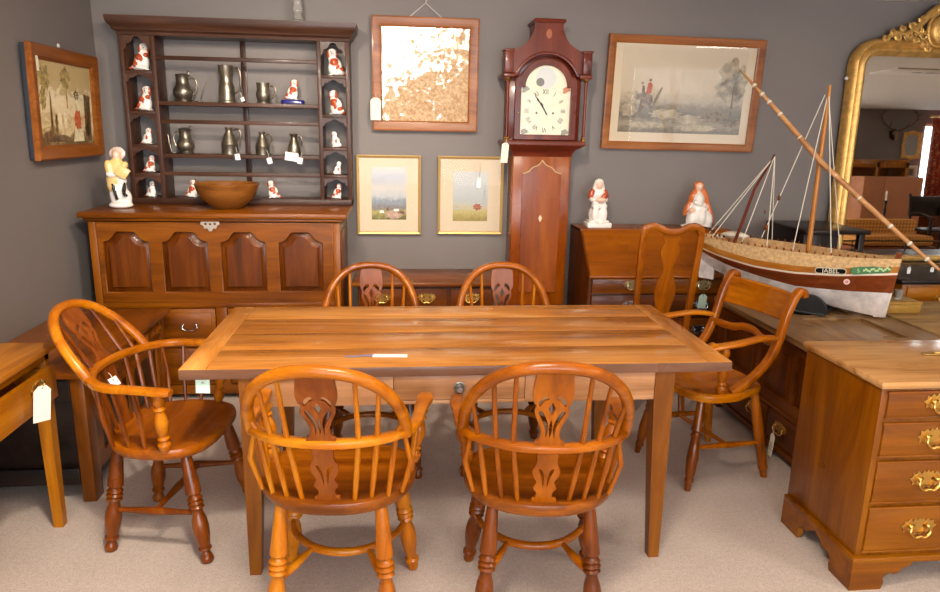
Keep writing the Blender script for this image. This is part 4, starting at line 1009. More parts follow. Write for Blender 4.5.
fm.prism([(-.006, .690), (.246, .929), (.238, .915), (.012, .690)], -bw_+.01, bw_-.01, Mx)
fall = obj('fall_front', fm, BX, T)
obj('fall_moulding', MB().box(-bw_, bw_, -.010, .012, .676, .692, .004), BX, T)
obj('carcass', MB().box(-bw_+.018, bw_-.018, .018, bd-.012, .1, .676, .001), W('oakdark', 'x'), T)
zz = [(.585, .672), (.44, .575), (.275, .43), (.10, .265)]
for i, (a, b) in enumerate(zz):
    d = obj('drawer', MB().box(-bw_+.022, bw_-.022, -.006, .018, a, b, .004), W('oakdark', 'x', rough=.28, coat=.4) if i else W('oak', 'x', rough=.28), T)
    for xh in (-.217, .217): bail_handle(xh, -.007, (a+b)/2+.01, .06, d, STEEL if i else plain('pale_brass', (214, 196, 150), .3, .9))
for sx in (-1, 1):
    for y_ in (.03, bd-.06): obj('foot', MB().rings([[(sx*.42+q*w_, y_+r_*.04+.02, z) for q, r_ in ((-1, -1), (1, -1), (1, 1), (-1, 1))] for z, w_ in ((0, .03), (.03, .032), (.08, .05))]), BX, T)
obj('base_moulding', MB().box(-bw_-.01, bw_+.01, -.012, bd, .08, .098, .004), BX, T)
hangtag('pale green price tag hanging from the bureau drawer on a green string', (1.808, 3.846, .618), .085, .05, 0, 3, TAGG, .035, GREENSTR)

# ================================================================== QUEEN ANNE CHAIR (back view)
T = thing('splat_back_chair', 'oak side chair with vase splat and shaped crest before the bureau', 'chair', (1.405, 3.505, 0), R(-3))
QZ, QX = W('bureau', 'z', rough=.3, coat=.4), W('bureau', 'x', rough=.3, coat=.4)
for sx in (-1, 1):
    # rear leg + stile as one sweep, leaning to -y
    P = smooth_poly([(sx*.145, -.085, 0), (sx*.14, -.05, .2), (sx*.138, -.035, .44), (sx*.146, -.06, .7), (sx*.150, -.105, 1.0), (sx*.138, -.112, 1.04)], 5)
    obj('back_post', MB().tube(P, (.017, .014), 10, up=(0, 1, 0), power=.55), QZ, T)
P = smooth_poly([(-.150, -.106, 1.005), (-.13, -.11, 1.043), (-.085, -.112, 1.047), (-.03, -.112, 1.022), (.03, -.112, 1.022), (.085, -.112, 1.047), (.13, -.11, 1.043), (.150, -.106, 1.005)], 5)
obj('crest_rail', MB().tube(P, (.018, .015), 10, up=(0, 1, 0), power=.6), QX, T)
hwv = [(0, .03), (.02, .045), (.05, .05), (.09, .038), (.13, .045), (.2, .058), (.26, .05), (.31, .03), (.345, .026), (.375, .036), (.42, .052), (.455, .045), (.475, .036), (.50, .046), (.53, .05)]
hh = smooth_poly([(b*.95, a) for a, b in hwv], 3)
M = Tr(0, -.036, .49) @ Rx(90+7.5)
obj('splat', MB().prism(hh+[(-a, b) for a, b in hh[::-1]], -.005, .005, M), W('bureau', 'z', rough=.26, coat=.5, k=.7), T)
obj('shoe_rail', MB().box(-.138, .138, -.055, -.02, .465, .50, .004), QX, T)
obj('seat', MB().rings([[(-.17, -.05, z), (.17, -.05, z), (.22, .30, z), (-.22, .30, z)] for z in (.42, .455)]+[[(-.155, -.03, .47), (.155, -.03, .47), (.2, .28, .47), (-.2, .28, .47)]]), W('elm', 'x'), T)
for sx in (-1, 1): obj('front_leg', MB().turned((sx*.19, .27, .425), (sx*.2, .28, 0), [(0, .022), (.3, .02), (.4, .016), (.45, .022), (.5, .016), (.8, .018), (.9, .013), (.96, .024), (1, .02)]), W('legdark', 'z'), T)

# ================================================================== SCROLL ARMCHAIR (right)
T = thing('scroll_armchair', 'bar-back windsor armchair with scrolled arms at the right table end', 'chair', (1.395, 2.86, 0), R(104))
FX, FZ = W('yewred', 'x', rough=.28, coat=.4), W('yewred', 'z', rough=.28, coat=.4)
def outl2(k, z):
    pts = []
    for j in range(40):
        a = 2*PI*j/40; c_, s_ = math.cos(a), math.sin(a)
        e = 2/3.4; x = math.copysign(abs(c_)**e, c_)*(.225 if s_ > 0 else .20); y = math.copysign(abs(s_)**e, s_)*.205
        pts.append((x*k, y*k, z))
    return pts
obj('seat', MB().rings([outl2(.9, .395), outl2(.98, .4), outl2(1, .415), outl2(.99, .428), outl2(.94, .435), outl2(.8, .428), outl2(.5, .42), outl2(.02, .42)]), W('yew', 'y', rough=.26, coat=.5), T)
LEGS = [(0, .016), (.1, .019), (.28, .021), (.34, .026), (.36, .018), (.4, .024), (.44, .018), (.5, .021), (.65, .026), (.8, .021), (.86, .0165), (.87, .02), (.9, .02), (.91, .015), (1, .013)]
LEGR = [(0, .016), (.3, .023), (.5, .0235), (.8, .0205), (.86, .019), (.87, .021), (.9, .02), (.91, .016), (1, .014)]
ends = {}
for sx in (1, -1):
    for sy in (1, -1):
        a = Vector((sx*.155, .14*sy, .405)); b = Vector((sx*.195, .20 if sy > 0 else -.215, 0))
        ends[sx, sy] = (a, b); obj('leg', MB().turned(a, b, LEGS if sy > 0 else LEGR), W('legdark', 'z', rough=.28) if sy > 0 else W('yewred', 'z', rough=.3), T)
def at2(k, z): a, b = ends[k]; return a+(b-a)*((a.z-z)/(a.z-b.z))
mids = []
for sx in (1, -1):
    a, b = at2((sx, 1), .19), at2((sx, -1), .165); mids.append((a+b)/2)
    obj('stretcher', MB().turned(a, b, [(0, .009), (.5, .0145), (1, .009)], 10), FX, T)
obj('stretcher', MB().turned(mids[0], mids[1], [(0, .008), (.5, .013), (1, .008)], 10), FX, T)
for sx in (1, -1):
    P = smooth_poly([(sx*.19, .02, .43), (sx*.198, -.05, .47), (sx*.205, -.145, .56), (sx*.207, -.19, .66), (sx*.207, -.215, .76), (sx*.207, -.243, .83), (sx*.207, -.268, .862), (sx*.207, -.29, .856), (sx*.207, -.294, .838)], 5)
    obj('back_post', MB().tube(P, (.017, .020), 10, up=(1, 0, 0), power=.7), FZ, T)
    # arm with scrolled tip and turned support
    A = smooth_poly([(sx*.207, -.185, .66), (sx*.222, -.09, .675), (sx*.236, .03, .668), (sx*.232, .13, .66), (sx*.225, .175, .655)], 5)
    k_ = len(A)
    obj('arm', MB().tube(A, [(.014+.012*min(1, i/(k_*.75)), .012) for i in range(k_)], 10, up=(0, 0, 1), power=.75).lathe([(-.016, .022), (-.012, .025), (.012, .025), (.016, .022)], 16, Tr(sx*.226, .168, .652) @ Ry(90)), W('yew', 'y', rough=.28, coat=.5), T)
    obj('arm_support', MB().turned((sx*.19, .075, .43), (sx*.232, .11, .655), SUPP, 12), FZ, T)
n = 9
bar = [[(-.205+.41*i/n, -.238-.028*math.sin(PI*i/n)-dz*.18+dy, .79+dz) for dz, dy in ((-.06, -.008), (.055, -.008), (.062, 0), (.055, .008), (-.06, .008), (-.066, 0))] for i in range(n+1)]
obj('crest_bar', MB().rings(bar), W('yew', 'x', rough=.26, coat=.5), T)
P = smooth_poly([(-.2, -.175, .635), (-.1, -.20, .63), (-.04, -.21, .645), (0, -.212, .648), (.04, -.21, .645), (.1, -.20, .63), (.2, -.175, .635)], 5)
obj('cross_rail', MB().tube(P, (.011, .018), 10, up=(0, 0, 1)), FX, T)

# ================================================================== COFFER + second table + ship
T = thing('oak_coffer', 'long dark panelled oak coffer with panelled lid under the model boat', 'coffer', (1.80, 3.0, 0), R(-90))
# local x runs along -Y world (towards camera), local y -> +X world ; front faces local -y
cl, cd, cz_ = .60, .66, .625
DK, DKz = W('oakdark', 'x', rough=.35, coat=.3), W('oakdark', 'z', rough=.35, coat=.3)
obj('carcass', MB().box(-cl, cl, .022, cd, .06, cz_-.03, .003), DK, T)
ops = [(-.52, -.18), (-.15, .15), (.18, .52)]
fr = MB().cut([(-cl, .25), (cl, .25), (cl, cz_-.035), (-cl, cz_-.035)], [[(a, .30), (b, .30), (b, .54), (a, .54)] for a, b in ops], .024, Tr(0, .012, 0) @ Rx(90), bev=.004)
obj('front_frame', fr, DK, T)
for a, b in ops:
    obj('panel', MB().box(a-.003, b+.003, .014, .03, .297, .543, .001).box(a+.03, b-.03, .004, .02, .33, .51, .005), DKz, T)
for a, b in ((-cl+.03, -.01), (.01, cl-.03)):
    d = obj('drawer', MB().box(a, b, -.006, .024, .075, .225, .004), DK, T)
    for xh in (a+.12, b-.12): bail_handle(xh, -.007, .165, .07, d, BRASS)
obj('rail', MB().box(-cl, cl, -.006, .024, .228, .25, .004).box(-cl, cl, -.01, .024, .04, .07, .004), DK, T)
lid = obj('lid', MB().box(-cl-.02, cl+.02, -.035, cd+.01, cz_-.03, cz_-.012, .004), W('coflid', 'x', rough=.3, coat=.3), T)
lf = MB().cut([(-cl-.02, -.035), (cl+.02, -.035), (cl+.02, cd+.01), (-cl-.02, cd+.01)], [[(a, .20), (b, .20), (b, .52), (a, .52)] for a, b in ((-.55, -.21), (-.15, .19), (.25, .53))], .016, Tr(0, 0, cz_-.008), bev=.0015)
obj('lid_frame', lf, W('coflid', 'x', rough=.3, coat=.3), lid)
for sx in (-1, 1): obj('foot', MB().box(sx*(cl-.08), sx*cl, .0, .07, 0, .06, .003), DKz, T)
for sx in (-1, 1): obj('foot', MB().box(sx*(cl-.08), sx*cl, cd-.07, cd, 0, .06, .003), DKz, T)
hangtag('narrow cream price tag hanging from the coffer drawer handle', (1.772, 2.885, .165), .12, .036, -90, 5, TAG, .035, lines=4)

T = thing('plank_table', 'grey-brown plank topped low table behind the chest of drawers', 'table', (2.93, 3.0, 0))
m = MB()
for i in range(5): m.box(-.42, .62, -.5+.2*i+.001, -.3+.2*i-.001, .595, .622, .002)
obj('tabletop', m, W('lid', 'x', rough=.4), T)
obj('apron', MB().box(-.38, .58, -.46, .46, .50, .595, .003), W('lid', 'x'), T)
for a in (-.36, .56):
    for b in (-.44, .44): obj('leg', MB().box(a-.03, a+.03, b-.03, b+.03, 0, .5, .004), W('lid', 'z'), T)

# --- model boat
ZT = cz_+.0005
Ls = .968; yaw = math.degrees(math.atan2(3.12-3.78, 2.40-1.72))
T = thing('model_boat', 'wooden model fishing boat with long slanting yard, on the coffer', 'model boat', (1.72, 3.78, 0), R(yaw))
def lerp_tab(tab, s):
    for (a, u), (b, w_) in zip(tab, tab[1:]):
        if s <= b: return u+(w_-u)*max(0, (s-a)/(b-a))
    return tab[-1][1]
KE = [(0, .80), (.06, .775), (.16, .742), (.223, .705), (.55, .672), (.85, .643), (.94, .637), (.968, .648)]
SHR = [(0, .900), (.15, .872), (.35, .845), (.55, .838), (.75, .848), (.96, .874)]
WLT = [(0, .868), (.1, .838), (.2, .812), (.348, .785), (.557, .752), (.8, .755), (.96, .765)]
BT = [(0, .955), (.2, .945), (.4, .94), (.6, .935), (.8, .932), (.96, .938)]
def bre(s): return .145*max(.0, math.sin(PI*min(1, max(0, s/Ls))**.85))**.62+.004
def sect(s, u):
    """u in 0..1 keel->sheer ; half breadth and z"""
    k_, sh = lerp_tab(KE, s), lerp_tab(SHR, s); z = k_+(sh-k_)*u
    full = math.sin(PI*min(1, s/Ls))
    return bre(s)*(.06+.94*u**(1.35-.85*full)), z
SS = [Ls*(i/26) for i in range(27)]
def stem(s, z):  # slight rake at both ends
    if s > Ls*.9: return s+(z-.64)*.10*(s-Ls*.9)/(Ls*.1)
    return s
def skin(zlo, zhi, nu, off=0., inner=None, closed=True):
    m = MB(); rr = []
    for s in SS:
        k_, sh = lerp_tab(KE, s), lerp_tab(SHR, s); ring = []
        a, b = zlo(s), zhi(s)
        def pt(z, sg):
            if z <= sh:
                u = max(0, min(1, (z-k_)/(sh-k_))); y, _ = sect(s, u)
            else: y = bre(s)*(1+.04*(z-sh)/.08)
            return (stem(s, z), sg*(y+off), z)
        L_ = [pt(a+(b-a)*i/nu, -1) for i in range(nu+1)]; R_ = [pt(a+(b-a)*i/nu, 1) for i in range(nu+1)]
        if inner is None: rr.append(L_[::-1]+R_)
        else:
            Li = [(p[0], min(0, p[1]+inner), p[2]) for p in L_]; Ri = [(p[0], max(0, p[1]-inner), p[2]) for p in R_]
            rr.append((L_+Li[::-1], R_+Ri[::-1]))
    if inner is None: m.rings(rr, cap=True, closed=True)
    else:
        m.rings([r[0] for r in rr], True, True); m.rings([r[1] for r in rr], True, True)
    return m
zK = lambda s: lerp_tab(KE, s); zW = lambda s: max(zK(s)+.004, lerp_tab(WLT, s)); zS = lambda s: lerp_tab(SHR, s); zB = lambda s: lerp_tab(BT, s)
HULLW = plain('hull_white', (216, 208, 204), .5, var=.12, vs=14)
obj('hull_bottom', skin(zK, zW, 8), HULLW, T)
HB = wood('hullbrown', (92, 40, 16), (124, 58, 24), (146, 76, 34), 'x', rough=.25, coat=.5)
obj('hull_topside', skin(zW, lambda s: zS(s)-.012, 4, .0), HB, T)
obj('white_stripe', skin(lambda s: zS(s)-.016, lambda s: zS(s)-.006, 2, .0015), plain('stripe_white', (232, 220, 196), .45), T)
HG = wood('hullgold', (140, 80, 22), (176, 108, 36), (196, 132, 54), 'x', rough=.28, coat=.4)
obj('upper_strake', skin(lambda s: zS(s)-.006, lambda s: zS(s)+.026, 2, .001), HG, T)
CANV = plain('canvas', (196, 160, 112), .9, var=.14, vs=60, bump=.2)
obj('bulwark_canvas', skin(lambda s: zS(s)+.026, zB, 3, .002, inner=.006), CANV, T)
# deck
m = MB(); rr = []
for s in SS[1:-1]:
    z = zS(s)+.03; b_ = bre(s)*.97; rr.append([(s, -b_, z), (s, b_, z), (s, b_, z-.006), (s, -b_, z-.006)])
obj('deck', m.rings(rr), W('sidet', 'x', rough=.5), T)
# stem and sternpost, skeg
obj('stem_post', MB().prism([(.915, .634), (.968, .640), (.972, .762), (.945, .762)], -.008, .008, Rx(90)).prism([(.945, .762), (.972, .762), (.996, .965), (.97, .965)], -.008, .008, Rx(90), 1), [HULLW, HB], T)
obj('rudder', MB().prism([(.018, .705), (.10, .703), (.10, .765), (.125, .78), (.16, .75), (.16, .715), (.26, .70), (.2, .80), (.0, .86)], -.007, .007, Rx(90)), HULLW, T)
obj('red_line', skin(lambda s: zS(s)-.019, lambda s: zS(s)-.0155, 1, .0016 if False else .001), plain('red_line', (170, 40, 30), .5), T)
# name board, green panel, rosette on the near side (local -y... near the camera)
def side_frame(s, z, off=.003):
    y0 = -(bre(s)+off); ds = .02
    y1 = -(bre(s+ds)+off); a = math.atan2(y1-y0, ds)
    zt_ = math.degrees(math.atan2(lerp_tab(SHR, s+ds)-lerp_tab(SHR, s-ds), 2*ds))
    return Tr(s, y0, z) @ Rz(math.degrees(a)) @ Ry(-zt_) @ Rx(90)
def pill(L_, h_): return arc(L_/2-h_/2, 0, h_/2, -90, 90, 8)+arc(-L_/2+h_/2, 0, h_/2, 90, 270, 8)
zn = zS(.715)+.010
nb_ = obj('name_board', MB().prism(pill(.142, .031), -.002, .001, side_frame(.715, zn)).prism(pill(.134, .024), .001, .002, side_frame(.715, zn), 1), [plain('board_pale', (206, 190, 160), .6), plain('board_black', (14, 11, 10), .8, spec=.1)], T)
obj('lettering', MB().text('JABEL', .031, side_frame(.715, zn) @ Tr(0, 0, .0024)), plain('letter_pale', (226, 214, 190), .5), nb_)
zn = zS(.882)+.012
gb_ = obj('bow_panel', MB().prism(pill(.18, .036), -.002, .0015, side_frame(.882, zn, .004)), plain('panel_green', (46, 104, 40), .45), T)
m = MB().text('5', .026, side_frame(.882, zn, .004) @ Tr(-.055, 0, .002))
for i in range(14):
    x_ = -.03+.0085*i; m.prism([(x_+.006*math.cos(a)*(1+.4*math.cos(3*a+i)), .006*math.sin(i*1.7)+.0055*math.sin(a)) for a in [2*PI*j/10 for j in range(10)]], .0016, .0024, side_frame(.882, zn, .004))
obj('panel_scroll', m, plain('scroll_pale', (176, 200, 140), .5), gb_)
zn = zS(.79)-.044
obj('rosette', MB().prism(arc(0, 0, .014, 0, 345, 24), 0, .002, side_frame(.79, zn, .002)).prism(arc(0, 0, .0065, 0, 345, 18), .002, .003, side_frame(.79, zn, .002), 1).prism(arc(0, 0, .003, 0, 345, 12), .003, .004, side_frame(.79, zn, .002)), [plain('rosette_pink', (226, 190, 180), .5), plain('rosette_red', (160, 50, 40), .5)], T)
# masts, yard
MG = wood('mast', (150, 88, 28), (186, 120, 48), (204, 142, 68), 'z', rough=.35)
obj('main_mast', MB().tube([(.576, 0, zS(.576)+.02), (.5735, 0, 1.4), (.573, 0, 1.757)], [.013, .012, .0075], 12).lathe([(0, .016), (.02, .016)], 12, Tr(.574, 0, 1.375)), MG, T)
obj('mizzen_mast', MB().tube([(.186, 0, zS(.186)+.02), (.27, 0, 1.225), (.354, 0, 1.412)], [.009, .0075, .005], 10), W('mahog', 'z'), T)
YD = wood('yard', (160, 108, 66), (196, 142, 92), (216, 170, 120), 'x', rough=.45)
yard = [(.138, -.022, 1.838), (.2, -.022, 1.775), (.36, -.022, 1.615), (.584, -.024, 1.383), (.8, -.026, 1.20), (1.0, -.026, 1.035), (1.157, -.026, .908)]
yo = obj('yard', MB().tube(yard[:4], [.003, .008, .012, .0145], 10).tube(yard[3:], [.0145, .013, .011, .007], 10), YD, T)
for q in (.215, .26, .30, .36, .47, .62, .66, .78, .93, 1.02, 1.1):
    for (a, b) in zip(yard, yard[1:]):
        if a[0] <= q <= b[0]:
            f_ = (q-a[0])/(b[0]-a[0]); p0 = Vector(a).lerp(Vector(b), f_); d = (Vector(b)-Vector(a)).normalized()
            obj('lashing', MB().turned(p0-d*.006, p0+d*.006, [(0, .0125), (.5, .0142), (1, .0125)], 10), STRING, yo)
rig = [((.556, 0, 1.71), (.345, -.03, .975)), ((.57, 0, 1.72), (.53, -.13, .94)), ((.57, 0, 1.72), (.70, .12, .94)), ((.57, 0, 1.74), (.705, -.11, .94)),
       ((.354, 0, 1.405), (.05, 0, .965)), ((.354, 0, 1.405), (.09, -.06, .955)), ((.352, 0, 1.40), (.27, -.12, .945)), ((.354, 0, 1.405), (.40, -.12, .945)), ((.354, 0, 1.405), (.36, .12, .945))]
for a, b in rig: obj('rigging_line', MB().tube([a, b], .0024, 5), STRING, T)
obj('pulley_block', MB().ball((.405, -.022, 1.19), (.008, .006, .016)).ball((.36, -.028, 1.03), (.01, .007, .018)).ball((.37, -.12, 1.12), (.005, .005, .01)).ball((.66, .0, 1.30), (.005, .005, .009)), W('legdark', 'z'), T)
pin = None
for i in range(24):
    s_ = .06+.036*i
    for sg in (-1, 1):
        if pin is None: pin = p_ = obj('belaying_pin', MB().lathe([(0, .0035), (.008, .0045), (.014, .003)], 6), W('splat', 'z'), T)
        else: p_ = pin.copy(); COL.objects.link(p_)
        p_.location = (s_, sg*bre(s_)*1.02, zB(s_)-.001)
# small dinghy and deck gear at the stern
obj('deck_dinghy', MB().rings([[(.1+.16*i/8, .045+.03*math.sin(PI*i/8)*math.cos(a)-.0, .962+.02*math.sin(PI*i/8)**.6*math.sin(a)) for a in [2*PI*j/10 for j in range(10)]] for i in range(9)]), plain('dinghy_white', (214, 204, 186), .5), T)
obj('sternpost_frame', MB().tube([(.0, -.01, .95), (.0, -.01, 1.0), (.05, -.01, .992), (.10, -.01, .958)], .0035, 6), IRON, T)
m = MB()
for i in range(5): m.ball((.105+.012*i, -.06+.006*(i % 2), .958+.004*(i % 3)), .006, mi=i % 2)
obj('deck_gear', m, [IRON, WHITE], T)

# boat stand
Ms = Tr(1.72, 3.78, 0) @ Rz(yaw)
T = thing('boat_stand', 'dark grey display stand block under the model boat', 'stand', (1.72, 3.78, ZT), R(yaw))
obj('base_plate', MB().box(.28, .72, -.15, .14, 0, .012, .003), plain('stand_black', (34, 36, 40), .4), T)
hh_ = lerp_tab(KE, .5)-ZT
out = [(-.12, .012), (.09, .012)]+[(.09*math.cos(a)-.0, .012+.085*math.sin(a)) for a in [R(20+x*10) for x in range(15)]]
for s_ in (.40, .60):
    k_ = lerp_tab(KE, s_)-ZT; P_ = [(-.115, .012), (.09, .012), (.05, .7*k_), (.012, k_-.002), (-.012, k_-.002), (-.06, .7*k_)]
    if s_ < .5:
        for sg in (-1, 1): obj('chock', MB().prism([(x_, z_) for x_, z_ in arc(s_+.24, .012, .085, 0, 180, 16)], sg*.115-.012, sg*.115+.012, Rx(90)), plain('stand_black', (34, 36, 40), .4), T)
    obj('cradle', MB().prism(P_, -.012, .012, Tr(s_, 0, 0) @ Matrix(((0, 0, 1, 0), (1, 0, 0, 0), (0, 1, 0, 0), (0, 0, 0, 1)))), plain('stand_black', (34, 36, 40), .4), T)

# dark oak desk behind the boat
T = thing('dark_oak_stand', 'black oak box stand with overhanging top behind the boat', 'cabinet', (2.36, 4.08, 0))
BK = W('black', 'x', rough=.35)
obj('top', MB().box(.03, .44, -.25, .21, .945, .97, .004), BK, T)
obj('box', MB().box(.05, .27, -.20, .2, .62, .945, .003), BK, T)
for a, b in ((.07, -.18), (.07, .18), (.41, -.2), (.41, .18)):
    obj('leg', MB().box(a-.018, a+.018, b-.018, b+.018, 0, .62 if a < .2 else .945, .003), W('black', 'z', rough=.35), T)

# right hand desk
T = thing('tan_desk', 'pale walnut desk with dark top under the gilt mirror', 'desk', (3.55, 3.98, 0))
obj('tabletop', MB().box(-.62, .75, -.30, .41, .675, .70, .004), W('black', 'x', rough=.3, coat=.3), T)
obj('carcass', MB().box(-.59, .72, -.27, .40, .10, .675, .003), W('walnut', 'x'), T)
for a, b in ((-.56, -.1), (-.06, .32), (.36, .7)):
    for z0, z1 in ((.52, .655), (.33, .50), (.13, .31)):
        d = obj('drawer', MB().box(a, b, -.282, -.27, z0, z1, .004), W('walnut', 'x', rough=.3), T); bail_handle((a+b)/2, -.283, (z0+z1)/2, .06, d)
for a in (-.56, .69):
    for b in (-.24, .37): obj('foot', MB().box(a-.03, a+.03, b-.03, b+.03, 0, .10, .004), W('walnut', 'z'), T)
# brass fender rail standing on the desk front
T = thing('brass_rail', 'thin brass gallery rail on the dark desk top', 'rail', (3.55, 3.80, .7005))
obj('rail', MB().tube([(-.6, 0, .075), (.7, 0, .075)], .006, 8), plain('dull_brass', (120, 92, 56), .45, .7), T)
for x_ in (-.58, -.15, .28, .68): obj('post', MB().tube([(x_, 0, 0), (x_, 0, .075)], .006, 8), plain('dull_brass', (120, 92, 56), .45, .7), T)
hangtag('small white price tag hanging from the brass gallery rail', (3.05, 3.792, .77), .04, .022, 0, 0, PAPER, .012)
hangtag('tiny white price tag at the right picture edge, on the brass rail', (3.2, 3.792, .77), .03, .022, 0, 0, PAPER, .012)
# little glass tumblers on a yellow box beside the coffer end
T = thing('yellow_box', 'small mustard wooden box behind the boat bow', 'box', (2.60, 3.30, .6225))
obj('body', MB().box(-.12, .11, -.06, .06, 0, .045, .003), plain('mustard', (168, 128, 52), .5, var=.1), T)
obj('lid', MB().box(-.123, .113, -.063, .063, .0455, .06, .003), plain('mustard', (168, 128, 52), .5, var=.1), T)
for i, x_ in enumerate((2.56, 2.62)):
    tag_props(obj('glass_tumbler', MB().lathe([(0, .018), (.05, .022), (.05, .020), (.006, .016)], 18), CGLASS, None, (x_, 3.30, .6832)), 'small clear glass tumbler on the mustard box, '+('left one' if i == 0 else 'right one'), 'glass', 'tumblers on the mustard box')

# ================================================================== CHEST OF DRAWERS (front right)
T = thing('chest_of_drawers', 'oak chest of four long drawers on bracket feet, front right', 'chest of drawers', (1.98, 1.94, 0))
hw_, dp = .44, .42
CX, CZ = W('chest', 'x', rough=.32, coat=.3), W('chest', 'z', rough=.32, coat=.3)
obj('carcass', MB().box(-hw_, hw_, 0, dp, .115, .735, .003), CZ, T)
obj('top', MB().box(-hw_-.022, hw_+.022, -.024, dp, .738, .758, .006).box(-hw_-.012, hw_+.012, -.012, dp, .730, .740, .003), W('ctop', 'x', rough=.22, coat=.5), T)
for z0, z1 in ((.628, .720), (.492, .612), (.325, .476), (.142, .309)):
    d = obj('drawer', MB().box(-hw_+.022, hw_-.022, -.008, .004, z0, z1, .003).box(-hw_+.016, hw_-.016, -.012, -.004, z1-.008, z1+.001, .003).box(-hw_+.016, hw_-.016, -.012, -.004, z0-.001, z0+.006, .003), W('chest', 'x', rough=.3, coat=.4, k=.5), T)
    for xh in (-.235, .235): bail_handle(xh, -.009, (z0+z1)/2+.008, .062, d, BRASS, s=1.15)
obj('base_moulding', MB().box(-hw_-.014, hw_+.014, -.016, dp, .100, .124, .005), CX, T)
def bracket(sgn):
    return [(0, 0), (.115, 0), (.125, .02), (.118, .045), (.14, .06), (.165, .055), (.18, .075), (.21, .085), (.22, .101), (0, .101)]
br = smooth_poly([(.115, 0), (.122, .025), (.118, .045), (.14, .062), (.165, .058), (.185, .078), (.21, .088), (.22, .101)], 3)
out = [(0, 0)]+br+[(0, .101)]
for sx in (-1, 1):
    M1 = Tr(sx*(hw_+.012), -.014+.02, 0) @ Matrix.Diagonal((-sx, 1, 1, 1)) @ Rx(90)
    f_ = MB().prism(out, 0, .02, M1)
    M2 = Tr(sx*(hw_+.012), -.0135, 0) @ Matrix(((0, 0, -sx, 0), (1, 0, 0, 0), (0, 1, 0, 0), (0, 0, 0, 1)))
    f_.prism(out, 0.0005, .02, M2)
    obj('bracket_foot', f_, CX, T)
    M3 = Tr(sx*(hw_+.012), dp, 0) @ Matrix(((0, 0, -sx, 0), (-1, 0, 0, 0), (0, 1, 0, 0), (0, 0, 0, 1)))
    obj('bracket_foot', MB().prism(out, .0005, .02, M3), CX, T)
T = thing('brass_mount', 'loose pierced brass furniture mount lying on the chest of drawers', 'brass mount', (1.935, 2.18, .7586))
half = smooth_poly([(0, .02), (.02, .026), (.034, .014), (.055, .018), (.075, .004), (.06, -.01), (.03, -.014), (0, -.022)], 3)
obj('plate', MB().cut(half+[(-a, b) for a, b in half[::-1][1:-1]], [arc(.028, 0, .006, 0, 330, 8), arc(-.028, 0, .006, 0, 330, 8)], .004, Tr(0, 0, .003)), BRASS, T)
obj('bail', MB().tube(smooth_poly([(-.035, 0, .006), (-.04, -.016, .012), (0, -.024, .016), (.04, -.016, .012), (.035, 0, .006)], 4), .0035, 8), BRASS, T)

# ================================================================== LEFT: carved coffer and lowboy, pan
T = thing('carved_coffer', 'dark carved oak coffer behind the left armchair', 'coffer', (-1.225, 3.18, 0), R(90))
# local x -> +Y world, local y -> -X world ; front faces local -y (= +X world)
cl, cd, ct = .485, .47, .56
obj('carcass', MB().box(-cl+.02, cl-.02, .012, cd, .08, ct-.025, .003), W('black', 'x', rough=.45), T)
ld = obj('lid', MB().box(-cl-.02, cl+.02, -.03, cd+.01, ct-.025, ct, .005), W('elm', 'x', rough=.3), T)
for sx in (-1, 1):
    obj('corner_post', MB().box(sx*(cl-.075), sx*cl, -.002, .05, 0, ct-.025, .004), W('oak', 'z', rough=.4), T)
    obj('corner_post', MB().box(sx*(cl-.06), sx*cl, cd-.06, cd, 0, ct-.025, .004), W('black', 'z'), T)
fz = obj('frieze', MB().box(-cl+.075, cl-.075, -.004, .014, ct-.125, ct-.026, .003), W('oak', 'x', rough=.4), T)
for i in range(9):
    x_ = -cl+.11+.095*i; m = MB().ball((x_, -.006, ct-.076), .013, seg=10, rings=6)
    for q in range(3):
        a0 = q*2.1+i
        m.tube([(x_+(.004+.032*t_)*math.cos(a0+t_*4.2), -.006, ct-.076+(.004+.028*t_)*math.sin(a0+t_*4.2)) for t_ in [k_/8 for k_ in range(9)]], [.009-.0006*k_ for k_ in range(9)], 6)
    obj('carving', m, W('oak', 'x', rough=.4), fz)
fr = MB().cut([(-cl+.075, .11), (cl-.075, .11), (cl-.075, ct-.126), (-cl+.075, ct-.126)], [[(a, .17), (b, .17), (b, .385), (a, .385)] for a, b in ((-.35, -.04), (.04, .35))], .02, Tr(0, .011, 0) @ Rx(90), bev=.004)
obj('front_frame', fr, W('oak', 'x', rough=.4), T)
for z0, z1 in ((.08, .15), (ct-.12, ct-.03)): obj('side_rail', MB().box(-cl-.004, -cl+.02, .05, cd-.06, z0, z1, .003), W('black', 'y', rough=.45), T)

T = thing('lowboy', 'oak side table with an open drawer at the left edge', 'side table', (-1.265, 2.22, 0), R(90))
lw, ldp, lt = .33, .42, .72
obj('tabletop', MB().box(-lw-.02, lw+.02, -.022, ldp, lt-.022, lt, .004), W('sidet', 'x', rough=.25, coat=.5), T)
LO = W('walnut', 'x', rough=.32)
obj('carcass', MB().box(-lw+.0, lw, .10, ldp-.02, .52, lt-.022, .002).box(-lw, lw, 0, .02, .665, lt-.022, .002).box(-lw, lw, 0, .02, .515, .53, .002).box(lw-.03, lw, 0, .12, .52, lt-.022, .002).box(-lw, -lw+.03, 0, .12, .52, lt-.022, .002), LO, T)
d = obj('drawer', MB().box(-lw+.035, lw-.035, -.034, -.016, .532, .655, .003).box(-lw+.045, lw-.045, -.016, .12, .535, .542, .001).box(-lw+.045, -lw+.055, -.016, .12, .54, .64, .001).box(lw-.055, lw-.045, -.016, .12, .54, .64, .001), LO, T)
for xh in (-.16, .16): bail_handle(xh, -.035, .61, .06, d)
